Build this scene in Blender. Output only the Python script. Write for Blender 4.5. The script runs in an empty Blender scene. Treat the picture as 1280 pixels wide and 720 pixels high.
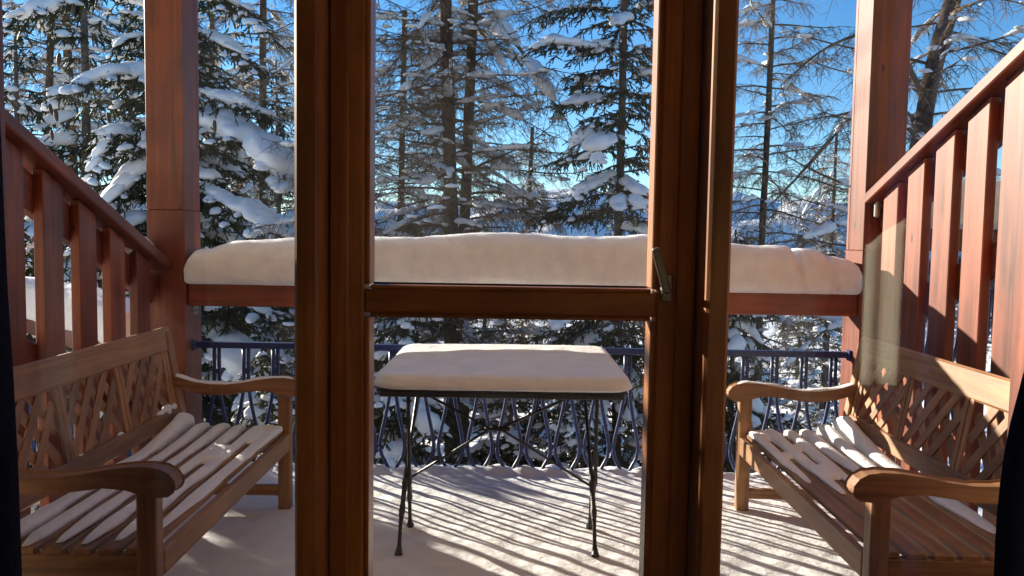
import bpy, math, random
import numpy as np
from mathutils import Vector, Matrix

S = bpy.context.scene
COL = S.collection
R = math.radians

# ------------------------------------------------------------------ camera
PITCH, ROLL, FPX = R(3.7), 0.016, 1000.0
CAM = Vector((0, 0, 1.35))
_f = Vector((0, math.cos(PITCH), -math.sin(PITCH)))
_r0 = Vector((1, 0, 0)); _u0 = Vector((0, math.sin(PITCH), math.cos(PITCH)))
_r = _r0 * math.cos(ROLL) + _u0 * math.sin(ROLL)
_u = _u0 * math.cos(ROLL) - _r0 * math.sin(ROLL)
cam_d = bpy.data.cameras.new('camera'); cam = bpy.data.objects.new('camera', cam_d); COL.objects.link(cam)
cam_d.sensor_width = 36; cam_d.lens = 36 * FPX / 1280; cam_d.clip_start = 0.02; cam_d.clip_end = 20000
M = Matrix(((_r.x, _u.x, -_f.x, CAM.x), (_r.y, _u.y, -_f.y, CAM.y), (_r.z, _u.z, -_f.z, CAM.z), (0, 0, 0, 1)))
cam.matrix_world = M
S.camera = cam

def at(px, py, y):
    """world point at distance y straight out from the room, seen at photo pixel (px, py)"""
    d = _f + _r * ((px - 640) / FPX) + _u * ((360 - py) / FPX)
    return CAM + d * (y / d.y)

def onz(px, py, z):
    """world point at height z seen at photo pixel (px, py)"""
    d = _f + _r * ((px - 640) / FPX) + _u * ((360 - py) / FPX)
    return CAM + d * ((z - CAM.z) / d.z)

# ------------------------------------------------------------------ world, sun, exposure
SUN_AZ, SUN_EL = R(49), R(14.7)          # left of straight out, above the horizon
sun_dir = Vector((-math.sin(SUN_AZ) * math.cos(SUN_EL), math.cos(SUN_AZ) * math.cos(SUN_EL), math.sin(SUN_EL)))
W = bpy.data.worlds.new('World'); S.world = W; W.use_nodes = True
wn = W.node_tree.nodes; wl = W.node_tree.links
bg = wn['Background']
sky = wn.new('ShaderNodeTexSky'); sky.sky_type = 'NISHITA'; sky.sun_disc = False
sky.sun_elevation = SUN_EL; sky.sun_rotation = -SUN_AZ
sky.altitude = 1800; sky.air_density = 1.0; sky.dust_density = 0.0; sky.ozone_density = 3.0
hs = wn.new('ShaderNodeHueSaturation'); hs.inputs['Saturation'].default_value = 1.2; wl.new(sky.outputs[0], hs.inputs['Color'])
wl.new(hs.outputs[0], bg.inputs[0]); bg.inputs[1].default_value = 0.084
sd = bpy.data.lights.new('sun', 'SUN'); sd.energy = 5.0; sd.angle = R(0.53); sd.color = (1.0, 0.90, 0.75)
so = bpy.data.objects.new('sun', sd); COL.objects.link(so); so.location = (-20, 20, 20)
so.rotation_euler = sun_dir.to_track_quat('Z', 'Y').to_euler()
S.view_settings.view_transform = 'Standard'; S.view_settings.look = 'None'
S.view_settings.exposure = 1.52; S.view_settings.gamma = 1.0; S.view_settings.use_curve_mapping = False
S.render.engine = 'CYCLES'
S.cycles.max_bounces = 8; S.cycles.transparent_max_bounces = 16
S.cycles.caustics_reflective = False; S.cycles.caustics_refractive = False

# ------------------------------------------------------------------ helpers: tags
def tag(o, label=None, cat=None, group=None, kind=None):
    if label: o['label'] = label
    if cat: o['category'] = cat
    if group: o['group'] = group
    if kind: o['kind'] = kind
    return o
def link(name, me, mat=None, parent=None, mw=None):
    o = bpy.data.objects.new(name, me); COL.objects.link(o)
    if mat is not None and me is not None and len(me.materials) == 0: me.materials.append(mat)
    if mw is None: mw = Matrix.Identity(4)
    if parent is not None:
        o.parent = parent
        o.matrix_basis = parent.matrix_basis.inverted() @ mw if parent.parent is None else \
            (parent.parent.matrix_basis @ parent.matrix_basis).inverted() @ mw
    else:
        o.matrix_basis = mw
    return o
def empty(name, loc=(0, 0, 0), rz=0.0):
    o = bpy.data.objects.new(name, None); COL.objects.link(o); o.empty_display_size = 0.1
    o.matrix_basis = Matrix.Translation(Vector(loc)) @ Matrix.Rotation(rz, 4, 'Z')
    return o
def copy_tree(o, parent=None):
    c = o.copy(); COL.objects.link(c)
    if parent is not None: c.parent = parent
    for ch in list(o.children): copy_tree(ch, c)
    return c

# ------------------------------------------------------------------ helpers: meshes
def np_mesh(name, V, F, smooth=True):
    V = np.asarray(V, np.float32); F = np.asarray(F, np.int32)
    me = bpy.data.meshes.new(name)
    n, k = F.shape
    me.vertices.add(len(V)); me.vertices.foreach_set('co', V.ravel())
    me.loops.add(n * k); me.loops.foreach_set('vertex_index', F.ravel())
    me.polygons.add(n)
    me.polygons.foreach_set('loop_start', np.arange(0, n * k, k, dtype=np.int32))
    me.polygons.foreach_set('use_smooth', np.full(n, smooth))
    me.update(calc_edges=True)
    return me
def py_mesh(name, V, F, smooth=False):
    me = bpy.data.meshes.new(name); me.from_pydata([tuple(v) for v in V], [], [tuple(f) for f in F]); me.update()
    if smooth: me.polygons.foreach_set('use_smooth', np.full(len(me.polygons), True))
    return me
_box = {}
def box_mesh(sx, sy, sz, c=0.004, key=None):
    """chamfered box, centred"""
    k = (round(sx, 4), round(sy, 4), round(sz, 4), round(c, 4), key)
    if k in _box: return _box[k]
    hx, hy, hz = sx / 2, sy / 2, sz / 2
    c = min(c, hx * .6, hy * .6, hz * .6)
    V = []; idx = {}
    for a in (-1, 1):
        for b in (-1, 1):
            for d in (-1, 1):
                idx[a, b, d] = len(V)
                V += [(a * hx, b * (hy - c), d * (hz - c)), (a * (hx - c), b * hy, d * (hz - c)), (a * (hx - c), b * (hy - c), d * hz)]
    F = []
    def q(*ks): F.append([idx[k[0]] + k[1] for k in ks])
    for s in (-1, 1):
        q(((s, -1, -1), 0), ((s, 1, -1), 0), ((s, 1, 1), 0), ((s, -1, 1), 0))
        q(((-1, s, -1), 1), ((1, s, -1), 1), ((1, s, 1), 1), ((-1, s, 1), 1))
        q(((-1, -1, s), 2), ((1, -1, s), 2), ((1, 1, s), 2), ((-1, 1, s), 2))
    for a in (-1, 1):
        for b in (-1, 1):
            q(((a, b, -1), 0), ((a, b, 1), 0), ((a, b, 1), 1), ((a, b, -1), 1))
            q(((a, -1, b), 0), ((a, 1, b), 0), ((a, 1, b), 2), ((a, -1, b), 2))
            q(((-1, a, b), 1), ((1, a, b), 1), ((1, a, b), 2), ((-1, a, b), 2))
            for d in (-1, 1):
                F.append([idx[a, b, d], idx[a, b, d] + 1, idx[a, b, d] + 2])
    # consistent outward winding (convex, centred at the origin)
    for f in F:
        p = [Vector(V[i]) for i in f]
        nrm = (p[1] - p[0]).cross(p[2] - p[0])
        cen = sum(p, Vector()) / len(p)
        if nrm.dot(cen) < 0: f.reverse()
    me = py_mesh('box', V, F); _box[k] = me
    return me
def frame(p0, p1, up):
    x = (Vector(p1) - Vector(p0)).normalized()
    z = Vector(up); z = (z - x * z.dot(x))
    if z.length < 1e-5: z = Vector((0, 1, 0)) - x * x.y
    z.normalize(); y = z.cross(x)
    c = (Vector(p0) + Vector(p1)) / 2
    return Matrix(((x.x, y.x, z.x, c.x), (x.y, y.y, z.y, c.y), (x.z, y.z, z.z, c.z), (0, 0, 0, 1)))
def plank(name, mat, parent, p0, p1, w, t, up=(0, 0, 1), c=0.004):
    """board with its grain (local X) running p0 to p1, t thick along up, w wide across"""
    L = (Vector(p1) - Vector(p0)).length
    me = box_mesh(L, w, t, c, mat.name)
    return link(name, me, mat, parent, frame(p0, p1, up))
def tubes(P, Rr, k=6, cap=True):
    """batch of tubes: P (B,n,3), Rr (B,n) -> V, F(tris)"""
    P = np.asarray(P, float); Rr = np.asarray(Rr, float)
    B, n, _ = P.shape
    T = np.gradient(P, axis=1); T /= np.linalg.norm(T, axis=2, keepdims=True) + 1e-9
    ref = np.tile(np.array([[[0.31, 0.27, 0.91]]]), (B, n, 1))
    par = np.abs((T * ref).sum(2)) > 0.9
    ref[par] = np.array([0.95, -0.3, 0.05])
    U = np.cross(T, ref); U /= np.linalg.norm(U, axis=2, keepdims=True) + 1e-9
    Wv = np.cross(T, U)
    a = np.arange(k) * 2 * np.pi / k
    V = P[:, :, None, :] + Rr[:, :, None, None] * (U[:, :, None, :] * np.cos(a)[None, None, :, None] + Wv[:, :, None, :] * np.sin(a)[None, None, :, None])
    V = V.reshape(-1, 3)
    i = np.arange(n - 1)[:, None]; j = np.arange(k)[None, :]; j2 = (j + 1) % k
    a0 = i * k + j; a1 = i * k + j2; b0 = a0 + k; b1 = a1 + k
    f = np.concatenate([np.stack([a0, b0, a1], -1).reshape(-1, 3), np.stack([a1, b0, b1], -1).reshape(-1, 3)])
    if cap:
        c0 = np.array([[0, m, m + 1] for m in range(1, k - 1)])
        c1 = np.array([[0, m + 1, m] for m in range(1, k - 1)]) + (n - 1) * k
        f = np.concatenate([f, c0, c1])
    F = (f[None] + (np.arange(B) * n * k)[:, None, None]).reshape(-1, 3)
    return V, F
def tube(name, mat, parent, pts, rad, k=10):
    pts = np.array([list(p) for p in pts], float)
    rad = np.full(len(pts), rad) if np.isscalar(rad) else np.array(rad)
    c = pts.mean(0)
    V, F = tubes((pts - c)[None], rad[None], k)
    return link(name, np_mesh(name, V, F), mat, parent, Matrix.Translation(Vector(c)))
class Acc:
    def __init__(s): s.V = []; s.F = []; s.n = 0
    def add(s, V, F):
        s.V.append(np.asarray(V)); s.F.append(np.asarray(F) + s.n); s.n += len(V)
    def mesh(s, name, smooth=True):
        return np_mesh(name, np.concatenate(s.V), np.concatenate(s.F), smooth)
def extrude(outline, w):
    """closed outline in (a, b) -> prism across c, centred"""
    n = len(outline)
    V = [(a, -w / 2, b) for a, b in outline] + [(a, w / 2, b) for a, b in outline]
    F = [list(range(n)), list(range(2 * n - 1, n - 1, -1))] + [[i, i + n, (i + 1) % n + n, (i + 1) % n][::-1] for i in range(n)]
    return V, F
def vnoise(P, seed=0, scale=1.0):
    """smooth sum-of-sines noise, roughly -1..1, for numpy points (N,3)"""
    rs = np.random.RandomState(seed); P = np.asarray(P) * scale
    out = np.zeros(len(P)); amp = 1.0; tot = 0
    for o in range(4):
        for _ in range(3):
            k = rs.normal(size=3) * (1.7 ** o); ph = rs.rand() * 6.28
            out += amp * np.sin(P @ k + ph); tot += amp
        amp *= 0.55
    return out / tot * 1.8
def ico(sub):
    import bmesh
    bm = bmesh.new(); bmesh.ops.create_icosphere(bm, subdivisions=sub, radius=1.0)
    V = np.array([v.co[:] for v in bm.verts]); F = np.array([[v.index for v in f.verts] for f in bm.faces]); bm.free()
    return V, F

# ------------------------------------------------------------------ materials
def new_mat(name):
    m = bpy.data.materials.new(name); m.use_nodes = True
    nt = m.node_tree; return m, nt.nodes, nt.links, nt.nodes['Principled BSDF']
def ramp(n, stops):
    r = n.new('ShaderNodeValToRGB')
    e = r.color_ramp.elements
    while len(e) < len(stops): e.new(0.5)
    for i, (p, c) in enumerate(stops): e[i].position = p; e[i].color = (*c, 1)
    return r
def wood(name, dark, light, rough=0.5, scale=1.0, coat=0.0, bump=0.15, worn=None):
    m, n, l, b = new_mat(name)
    tc = n.new('ShaderNodeTexCoord'); oi = n.new('ShaderNodeObjectInfo')
    off = n.new('ShaderNodeVectorMath'); off.operation = 'SCALE'; off.inputs[0].default_value = (7.3, 3.1, 5.7)
    l.new(oi.outputs['Random'], off.inputs['Scale'])
    add = n.new('ShaderNodeVectorMath'); l.new(tc.outputs['Object'], add.inputs[0]); l.new(off.outputs[0], add.inputs[1])
    mp = n.new('ShaderNodeMapping'); mp.inputs['Scale'].default_value = (1.4 * scale, 26 * scale, 26 * scale)
    l.new(add.outputs[0], mp.inputs[0])
    g = n.new('ShaderNodeTexNoise'); g.inputs['Scale'].default_value = 1.0; g.inputs['Detail'].default_value = 7; g.inputs['Roughness'].default_value = .62
    g.inputs['Distortion'].default_value = .6; l.new(mp.outputs[0], g.inputs[0])
    g2 = n.new('ShaderNodeTexNoise'); g2.inputs['Scale'].default_value = 3.5; g2.inputs['Detail'].default_value = 4; l.new(add.outputs[0], g2.inputs[0])
    mx = n.new('ShaderNodeMath'); mx.operation = 'MULTIPLY_ADD'; mx.inputs[1].default_value = .7
    l.new(g.outputs[0], mx.inputs[0])
    m2 = n.new('ShaderNodeMath'); m2.operation = 'MULTIPLY'; m2.inputs[1].default_value = .3; l.new(g2.outputs[0], m2.inputs[0]); l.new(m2.outputs[0], mx.inputs[2])
    r = ramp(n, [(.36, dark), (.64, light)]); l.new(mx.outputs[0], r.inputs[0])
    # each board a touch lighter or darker
    hv = n.new('ShaderNodeHueSaturation'); mr = n.new('ShaderNodeMapRange'); l.new(oi.outputs['Random'], mr.inputs[0])
    mr.inputs[3].default_value = .82; mr.inputs[4].default_value = 1.15
    l.new(mr.outputs[0], hv.inputs['Value']); l.new(r.outputs[0], hv.inputs['Color'])
    col = hv.outputs[0]
    # knots
    vo = n.new('ShaderNodeTexVoronoi'); vo.inputs['Scale'].default_value = 3.2
    mpk = n.new('ShaderNodeMapping'); mpk.inputs['Scale'].default_value = (.75, 1.5, 1.5); l.new(add.outputs[0], mpk.inputs[0]); l.new(mpk.outputs[0], vo.inputs[0])
    kr = ramp(n, [(.035, (0, 0, 0)), (.075, (1, 1, 1))]); l.new(vo.outputs['Distance'], kr.inputs[0])
    km = n.new('ShaderNodeMix'); km.data_type = 'RGBA'; l.new(kr.outputs[0], km.inputs[0])
    km.inputs[6].default_value = (*[c * .45 for c in dark], 1); l.new(col, km.inputs[7]); col = km.outputs[2]
    if worn:
        wz = n.new('ShaderNodeTexNoise'); wz.inputs['Scale'].default_value = 9; wz.inputs['Detail'].default_value = 9; wz.inputs['Roughness'].default_value = .75
        mpw = n.new('ShaderNodeMapping'); mpw.inputs['Scale'].default_value = (.5, 2.2, 2.2); l.new(add.outputs[0], mpw.inputs[0]); l.new(mpw.outputs[0], wz.inputs[0])
        wr = ramp(n, [(.66, (0, 0, 0)), (.74, (1, 1, 1))]); l.new(wz.outputs[0], wr.inputs[0])
        wm = n.new('ShaderNodeMix'); wm.data_type = 'RGBA'; l.new(wr.outputs[0], wm.inputs[0]); l.new(col, wm.inputs[6]); wm.inputs[7].default_value = (*worn, 1)
        col = wm.outputs[2]
    sn = n.new('ShaderNodeTexNoise'); sn.inputs['Scale'].default_value = 2.4; sn.inputs['Detail'].default_value = 8; sn.inputs['Roughness'].default_value = .7
    mps = n.new('ShaderNodeMapping'); mps.inputs['Scale'].default_value = (.6, 1.6, 1.6); l.new(add.outputs[0], mps.inputs[0]); l.new(mps.outputs[0], sn.inputs[0])
    sr = ramp(n, [(.34, (.62, .58, .56)), (.56, (1, 1, 1))]); l.new(sn.outputs[0], sr.inputs[0])
    sm = n.new('ShaderNodeMix'); sm.data_type = 'RGBA'; sm.blend_type = 'MULTIPLY'; sm.inputs[0].default_value = 1; l.new(col, sm.inputs[6]); l.new(sr.outputs[0], sm.inputs[7]); col = sm.outputs[2]
    l.new(col, b.inputs['Base Color'])
    rr = n.new('ShaderNodeMapRange'); l.new(g.outputs[0], rr.inputs[0]); rr.inputs[3].default_value = rough - .1; rr.inputs[4].default_value = rough + .15
    l.new(rr.outputs[0], b.inputs['Roughness'])
    b.inputs['Coat Weight'].default_value = coat; b.inputs['Coat Roughness'].default_value = .2
    bp = n.new('ShaderNodeBump'); bp.inputs['Strength'].default_value = bump; bp.inputs['Distance'].default_value = .004
    l.new(g.outputs[0], bp.inputs['Height']); l.new(bp.outputs[0], b.inputs['Normal'])
    return m
M_red = wood('red_stained_wood', (.105, .022, .008), (.305, .070, .023), .45, 1.0, .12, .25, (.34, .18, .10))
M_teak = wood('teak', (.190, .083, .028), (.430, .215, .085), .52, 1.3, .05, .25, (.38, .26, .17))
M_pine = wood('varnished_pine', (.265, .084, .021), (.520, .195, .054), .38, .9, .25, .06)
M_grey = wood('weathered_wood', (.10, .06, .045), (.20, .13, .10), .7, 1.0, 0, .2)
M_floorwood = wood('floorboard_wood', (.34, .21, .11), (.52, .36, .21), .5, .8, .1, .05)

def snow_mat(name, fine=90, mid=9, st=.8, sss=0):
    m, n, l, b = new_mat(name)
    tc = n.new('ShaderNodeTexCoord')
    a = n.new('ShaderNodeTexNoise'); a.inputs['Scale'].default_value = fine; a.inputs['Detail'].default_value = 4; a.inputs['Roughness'].default_value = .7
    c = n.new('ShaderNodeTexNoise'); c.inputs['Scale'].default_value = mid; c.inputs['Detail'].default_value = 5
    l.new(tc.outputs['Object'], a.inputs[0]); l.new(tc.outputs['Object'], c.inputs[0])
    r = ramp(n, [(.3, (.80, .80, .82)), (.65, (.90, .90, .90))]); l.new(c.outputs[0], r.inputs[0]); l.new(r.outputs[0], b.inputs['Base Color'])
    b.inputs['Roughness'].default_value = .75; b.inputs['Specular IOR Level'].default_value = .25
    if sss:
        b.inputs['Subsurface Weight'].default_value = sss; b.inputs['Subsurface Radius'].default_value = (1.0, .94, .90); b.inputs['Subsurface Scale'].default_value = .11
    b1 = n.new('ShaderNodeBump'); b1.inputs['Strength'].default_value = st; b1.inputs['Distance'].default_value = .02; l.new(c.outputs[0], b1.inputs['Height'])
    b2 = n.new('ShaderNodeBump'); b2.inputs['Strength'].default_value = st * .8; b2.inputs['Distance'].default_value = .004; l.new(a.outputs[0], b2.inputs['Height'])
    l.new(b1.outputs[0], b2.inputs['Normal']); l.new(b2.outputs[0], b.inputs['Normal'])
    return m
M_snow = snow_mat('snow')
M_snow_bank = snow_mat('deep_snow', 60, 12, 1.0, sss=.6)
M_snow_tree = snow_mat('tree_snow', 14, 4, .6)
M_snow_ground = snow_mat('ground_snow', 3, .4, .8)

def plain(name, col, rough=.5, metal=0, spec=.5, nscale=40, var=.25, bump=0):
    m, n, l, b = new_mat(name)
    tc = n.new('ShaderNodeTexCoord'); g = n.new('ShaderNodeTexNoise'); g.inputs['Scale'].default_value = nscale; g.inputs['Detail'].default_value = 5
    l.new(tc.outputs['Object'], g.inputs[0])
    r = ramp(n, [(.3, tuple(c * (1 - var) for c in col)), (.7, tuple(min(1, c * (1 + var)) for c in col))]); l.new(g.outputs[0], r.inputs[0])
    l.new(r.outputs[0], b.inputs['Base Color']); b.inputs['Roughness'].default_value = rough; b.inputs['Metallic'].default_value = metal
    b.inputs['Specular IOR Level'].default_value = spec
    if bump:
        bp = n.new('ShaderNodeBump'); bp.inputs['Strength'].default_value = bump; bp.inputs['Distance'].default_value = .01
        l.new(g.outputs[0], bp.inputs['Height']); l.new(bp.outputs[0], b.inputs['Normal'])
    return m
M_iron_blue = plain('blue_painted_iron', (.010, .027, .125), .42, 0, .5, 60, .3, .1)
M_iron_black = plain('black_iron', (.016, .014, .013), .45, 0, .5, 80, .5, .3)
M_steel = plain('brushed_steel', (.30, .28, .25), .35, 1, .5, 60, .15)
M_rubber = plain('glazing_gasket', (.03, .025, .02), .7)
M_curtain = plain('navy_cloth', (.010, .016, .050), .9, 0, .2, 300, .4, .2)
M_plaster = plain('cream_plaster', (.74, .69, .58), .9, 0, .2, 30, .06, .1)
M_render = plain('facade_wood_cladding', (.32, .26, .20), .7, 0, .3, 6, .15, .1)
M_concrete = plain('balcony_slab', (.30, .28, .26), .85, 0, .3, 20, .2, .2)
M_bark = plain('larch_bark', (.095, .066, .050), .9, 0, .2, 14, .55, .9)
M_bark2 = plain('spruce_bark', (.120, .092, .072), .9, 0, .2, 14, .45, .9)
M_twig = plain('larch_twig', (.185, .125, .072), .8, 0, .2, 6, .35)
M_cable = plain('cable_sheath', (.02, .02, .022), .6)

def needle_mat(name, c0, c1, trans):
    m, n, l, b = new_mat(name)
    tc = n.new('ShaderNodeTexCoord'); g = n.new('ShaderNodeTexNoise'); g.inputs['Scale'].default_value = 5; g.inputs['Detail'].default_value = 3
    l.new(tc.outputs['Object'], g.inputs[0]); r = ramp(n, [(.35, c0), (.65, c1)]); l.new(g.outputs[0], r.inputs[0])
    l.new(r.outputs[0], b.inputs['Base Color']); b.inputs['Roughness'].default_value = .6; b.inputs['Specular IOR Level'].default_value = .3
    t = n.new('ShaderNodeBsdfTranslucent'); l.new(r.outputs[0], t.inputs[0])
    mx = n.new('ShaderNodeMixShader'); mx.inputs[0].default_value = trans
    l.new(b.outputs[0], mx.inputs[1]); l.new(t.outputs[0], mx.inputs[2]); l.new(mx.outputs[0], n['Material Output'].inputs[0])
    return m
M_needle = needle_mat('spruce_needles', (.026, .036, .017), (.062, .068, .028), .2)
M_needle_y = needle_mat('olive_needles', (.085, .075, .030), (.15, .12, .045), .35)
M_cone = plain('spruce_cone', (.085, .045, .024), .7, 0, .3, 60, .3, .3)

# clear glazing: thin pane that lets light through and mirrors by angle
def glass_mat():
    m, n, l, b = new_mat('window_glass'); n.remove(b)
    lw = n.new('ShaderNodeLayerWeight'); lw.inputs[0].default_value = .5
    p = n.new('ShaderNodeMath'); p.operation = 'POWER'; p.inputs[1].default_value = 5; l.new(lw.outputs['Facing'], p.inputs[0])
    q = n.new('ShaderNodeMath'); q.operation = 'MULTIPLY_ADD'; q.inputs[1].default_value = .93; q.inputs[2].default_value = .055; l.new(p.outputs[0], q.inputs[0])
    t = n.new('ShaderNodeBsdfTransparent'); t.inputs[0].default_value = (.985, .99, .985, 1)
    g = n.new('ShaderNodeBsdfGlossy'); g.inputs['Roughness'].default_value = .015
    mx = n.new('ShaderNodeMixShader'); l.new(q.outputs[0], mx.inputs[0]); l.new(t.outputs[0], mx.inputs[1]); l.new(g.outputs[0], mx.inputs[2])
    tc = n.new('ShaderNodeTexCoord'); sm = n.new('ShaderNodeTexNoise'); sm.inputs['Scale'].default_value = 2.6; sm.inputs['Detail'].default_value = 7; l.new(tc.outputs['Object'], sm.inputs[0])
    mr = n.new('ShaderNodeMapRange'); l.new(sm.outputs[0], mr.inputs[0]); mr.inputs[1].default_value = .42; mr.inputs[2].default_value = .8; mr.inputs[3].default_value = .0; mr.inputs[4].default_value = .006
    tl_ = n.new('ShaderNodeBsdfTranslucent'); tl_.inputs[0].default_value = (.8, .8, .8, 1)
    m2 = n.new('ShaderNodeMixShader'); l.new(mr.outputs[0], m2.inputs[0]); l.new(mx.outputs[0], m2.inputs[1]); l.new(tl_.outputs[0], m2.inputs[2])
    l.new(m2.outputs[0], n['Material Output'].inputs[0])
    return m
M_glass = glass_mat()

# ================================================================== SETTING
# ---- ground: one sheet of snow falling away from the house, into a valley, to the horizon
def terrain_z(x, y):
    z = -3.4 - .10 * np.clip(y - 5, 0, 60) - .22 * np.clip(y - 65, 0, 700) - .02 * np.clip(y - 765, 0, None)
    z = z + .10 * np.clip(x, -40, 40) * np.clip(y / 30, 0, 1)
    z = z + .35 * np.sin(x * .31 + 1) * np.sin(y * .23) + .15 * np.sin(x * .9 + y * .7)
    return z
ys = np.concatenate([np.linspace(-30, 4, 12), np.linspace(5, 60, 70), np.geomspace(62, 9000, 50)])
us = np.linspace(-1, 1, 121)
gx, gy = [], []
for y in ys:
    w = 60 + max(0, y) * 2.2
    gx.append(np.sign(us) * np.abs(us) ** 1.6 * w); gy.append(np.full_like(us, y))
gx = np.array(gx); gy = np.array(gy); gz = terrain_z(gx, gy)
nv, nu = gx.shape
ii = (np.arange(nv - 1)[:, None] * nu + np.arange(nu - 1)[None]).ravel()
GF = np.stack([ii, ii + 1, ii + nu + 1, ii + nu], 1)
tag(link('ground', np_mesh('ground', np.stack([gx, gy, gz], -1).reshape(-1, 3), GF), M_snow_ground), kind='structure')

# ---- mountains across the valley
def mountain_mat():
    m, n, l, b = new_mat('mountain_snow_and_forest')
    geo = n.new('ShaderNodeNewGeometry'); sp = n.new('ShaderNodeSeparateXYZ'); l.new(geo.outputs['Position'], sp.inputs[0])
    g = n.new('ShaderNodeTexNoise'); g.inputs['Scale'].default_value = .012; g.inputs['Detail'].default_value = 9; l.new(geo.outputs['Position'], g.inputs[0])
    z = n.new('ShaderNodeMapRange'); l.new(sp.outputs['Z'], z.inputs[0]); z.inputs[1].default_value = -150; z.inputs[2].default_value = 120
    a = n.new('ShaderNodeMath'); a.operation = 'MULTIPLY_ADD'; a.inputs[1].default_value = .9; l.new(g.outputs[0], a.inputs[0]); 
    zz = n.new('ShaderNodeMath'); zz.operation = 'SUBTRACT'; zz.inputs[1].default_value = .45; l.new(z.outputs[0], zz.inputs[0]); l.new(zz.outputs[0], a.inputs[2])
    r = ramp(n, [(.28, (.06, .075, .07)), (.5, (.82, .83, .86))]); l.new(a.outputs[0], r.inputs[0]); l.new(r.outputs[0], b.inputs['Base Color'])
    b.inputs['Roughness'].default_value = .9; b.inputs['Specular IOR Level'].default_value = .1
    return m
mx_, mz_ = np.meshgrid(np.linspace(-1, 1, 220), np.linspace(0, 1, 40))
ang = mx_ * R(75); rad = 2600 + 1600 * mz_
X = np.sin(ang) * rad; Y = np.cos(ang) * rad
rg = np.stack([X, Y, X * 0], -1).reshape(-1, 3)
ridge = (150 + 70 * vnoise(np.stack([ang.ravel() * 9, ang.ravel() * 0, ang.ravel() * 0], -1), 5) + 55 * np.sin(ang.ravel() * 7 + .6)).reshape(X.shape)
Z = -330 + (ridge + 330) * np.sin(np.clip(mz_ * 1.25, 0, 1) * np.pi / 2) ** .8 + 40 * vnoise(rg, 8, .006).reshape(X.shape) * (mz_ > .02) + 16 * vnoise(rg, 9, .02).reshape(X.shape)
Z[mz_ > .85] -= 120
nv, nu = X.shape; ii = (np.arange(nv - 1)[:, None] * nu + np.arange(nu - 1)[None]).ravel()
tag(link('mountain_range', np_mesh('mountain_range', np.stack([X, Y, Z], -1).reshape(-1, 3), np.stack([ii, ii + 1, ii + nu + 1, ii + nu], 1)), mountain_mat()), kind='structure')

# ---- the house: front wall with the glazed opening, the room behind it, the storey above
YW0, YW1 = 1.84, 2.10            # inner and outer face of the front wall
OPX = 1.42; OPZ0, OPZ1 = .17, 2.45
def sbox(name, x0, x1, y0, y1, z0, z1, mat, c=.003):
    o = link(name, box_mesh(x1 - x0, y1 - y0, z1 - z0, c, mat.name), mat, None, Matrix.Translation(Vector(((x0 + x1) / 2, (y0 + y1) / 2, (z0 + z1) / 2))))
    return tag(o, kind='structure')
sbox('wall_front_left', -7, -OPX, YW0, YW1, -3.6, 5.5, M_render)
sbox('wall_front_right', OPX, 7, YW0, YW1, -3.6, 5.5, M_render)
sbox('wall_front_top', -OPX, OPX, YW0, YW1, OPZ1, 5.5, M_render)
sbox('wall_front_bottom', -OPX, OPX, YW0, YW1, -3.6, OPZ0, M_render)
sbox('room_floor', -2.2, 2.0, -1.7, YW0 - .002, .05, .15, M_floorwood)
sbox('room_ceiling', -2.2, 2.0, -1.7, YW0 - .002, 2.55, 2.70, M_plaster)
sbox('room_wall_left', -2.35, -2.202, -1.7, YW0 - .002, .05, 2.7, M_plaster)
sbox('room_wall_right', 2.002, 2.15, -1.7, YW0 - .002, .05, 2.7, M_plaster)
sbox('room_wall_back', -2.35, 2.15, -1.9, -1.702, .05, 2.7, M_plaster)
sbox('balcony_floor', -2.3, 2.4, YW1 + .002, 4.60, -.26, -.06, M_concrete)
sbox('upper_balcony_floor', -7, 7, YW1 + .002, 4.75, 5.0, 5.2, M_plaster)

# ---- window front: fixed frame with two mullions, side panes, jamb casings
D1, D2 = 1.85, 1.95              # room face of the mullions, room face of the door leaf
win = empty('window_frame', (0, 1.95, OPZ0))
tag(win, 'brown varnished wooden frame with tall side panes either side of the glazed door', 'window frame')
XL0, XL1 = -.272 * D1, -.242 * D1
XR0, XR1 = .243 * D1, .272 * D1
for x0, x1 in ((XL0, XL1), (XR0, XR1)):
    xm = (x0 + x1) / 2
    plank('mullion', M_pine, win, (xm, (1.84 + 2.04) / 2, OPZ0 + .06), (xm, (1.84 + 2.04) / 2, OPZ1 - .06), x1 - x0, 2.04 - 1.84, (0, 1, 0), .007)
    s = -1 if xm < 0 else 1      # quarter-round bead along the side pane
    xb = (x0 - .006) if s < 0 else (x1 + .006)
    plank('glazing_bead', M_pine, win, (xb, 1.945, OPZ0 + .065), (xb, 1.945, OPZ1 - .065), .011, .03, (0, 1, 0), .004)
for s in (-1, 1):
    plank('jamb', M_pine, win, (s * 1.387, 1.955, OPZ0 + .01), (s * 1.387, 1.955, OPZ1 - .01), .048, .17, (0, 1, 0), .006)
    plank('casing', M_red, win, (s * 1.374, 2.085, OPZ0 + .02), (s * 1.374, 2.085, OPZ1 - .02), .074, .085, (0, 1, 0), .006)
plank('sill', M_pine, win, (-1.36, 1.955, OPZ0 + .031), (1.36, 1.955, OPZ0 + .031), .18, .058, (0, 0, 1), .006)
plank('head', M_pine, win, (-1.36, 1.955, OPZ1 - .031), (1.36, 1.955, OPZ1 - .031), .18, .058, (0, 0, 1), .006)
def pane(parent, x0, x1, z0, z1, y):
    return link('pane', box_mesh(x1 - x0, .006, z1 - z0, .0005, 'glass'), M_glass, parent, Matrix.Translation(Vector(((x0 + x1) / 2, y, (z0 + z1) / 2))))
pane(win, -1.364, XL0 - .0005, OPZ0 + .062, OPZ1 - .062, 1.985)
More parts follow.
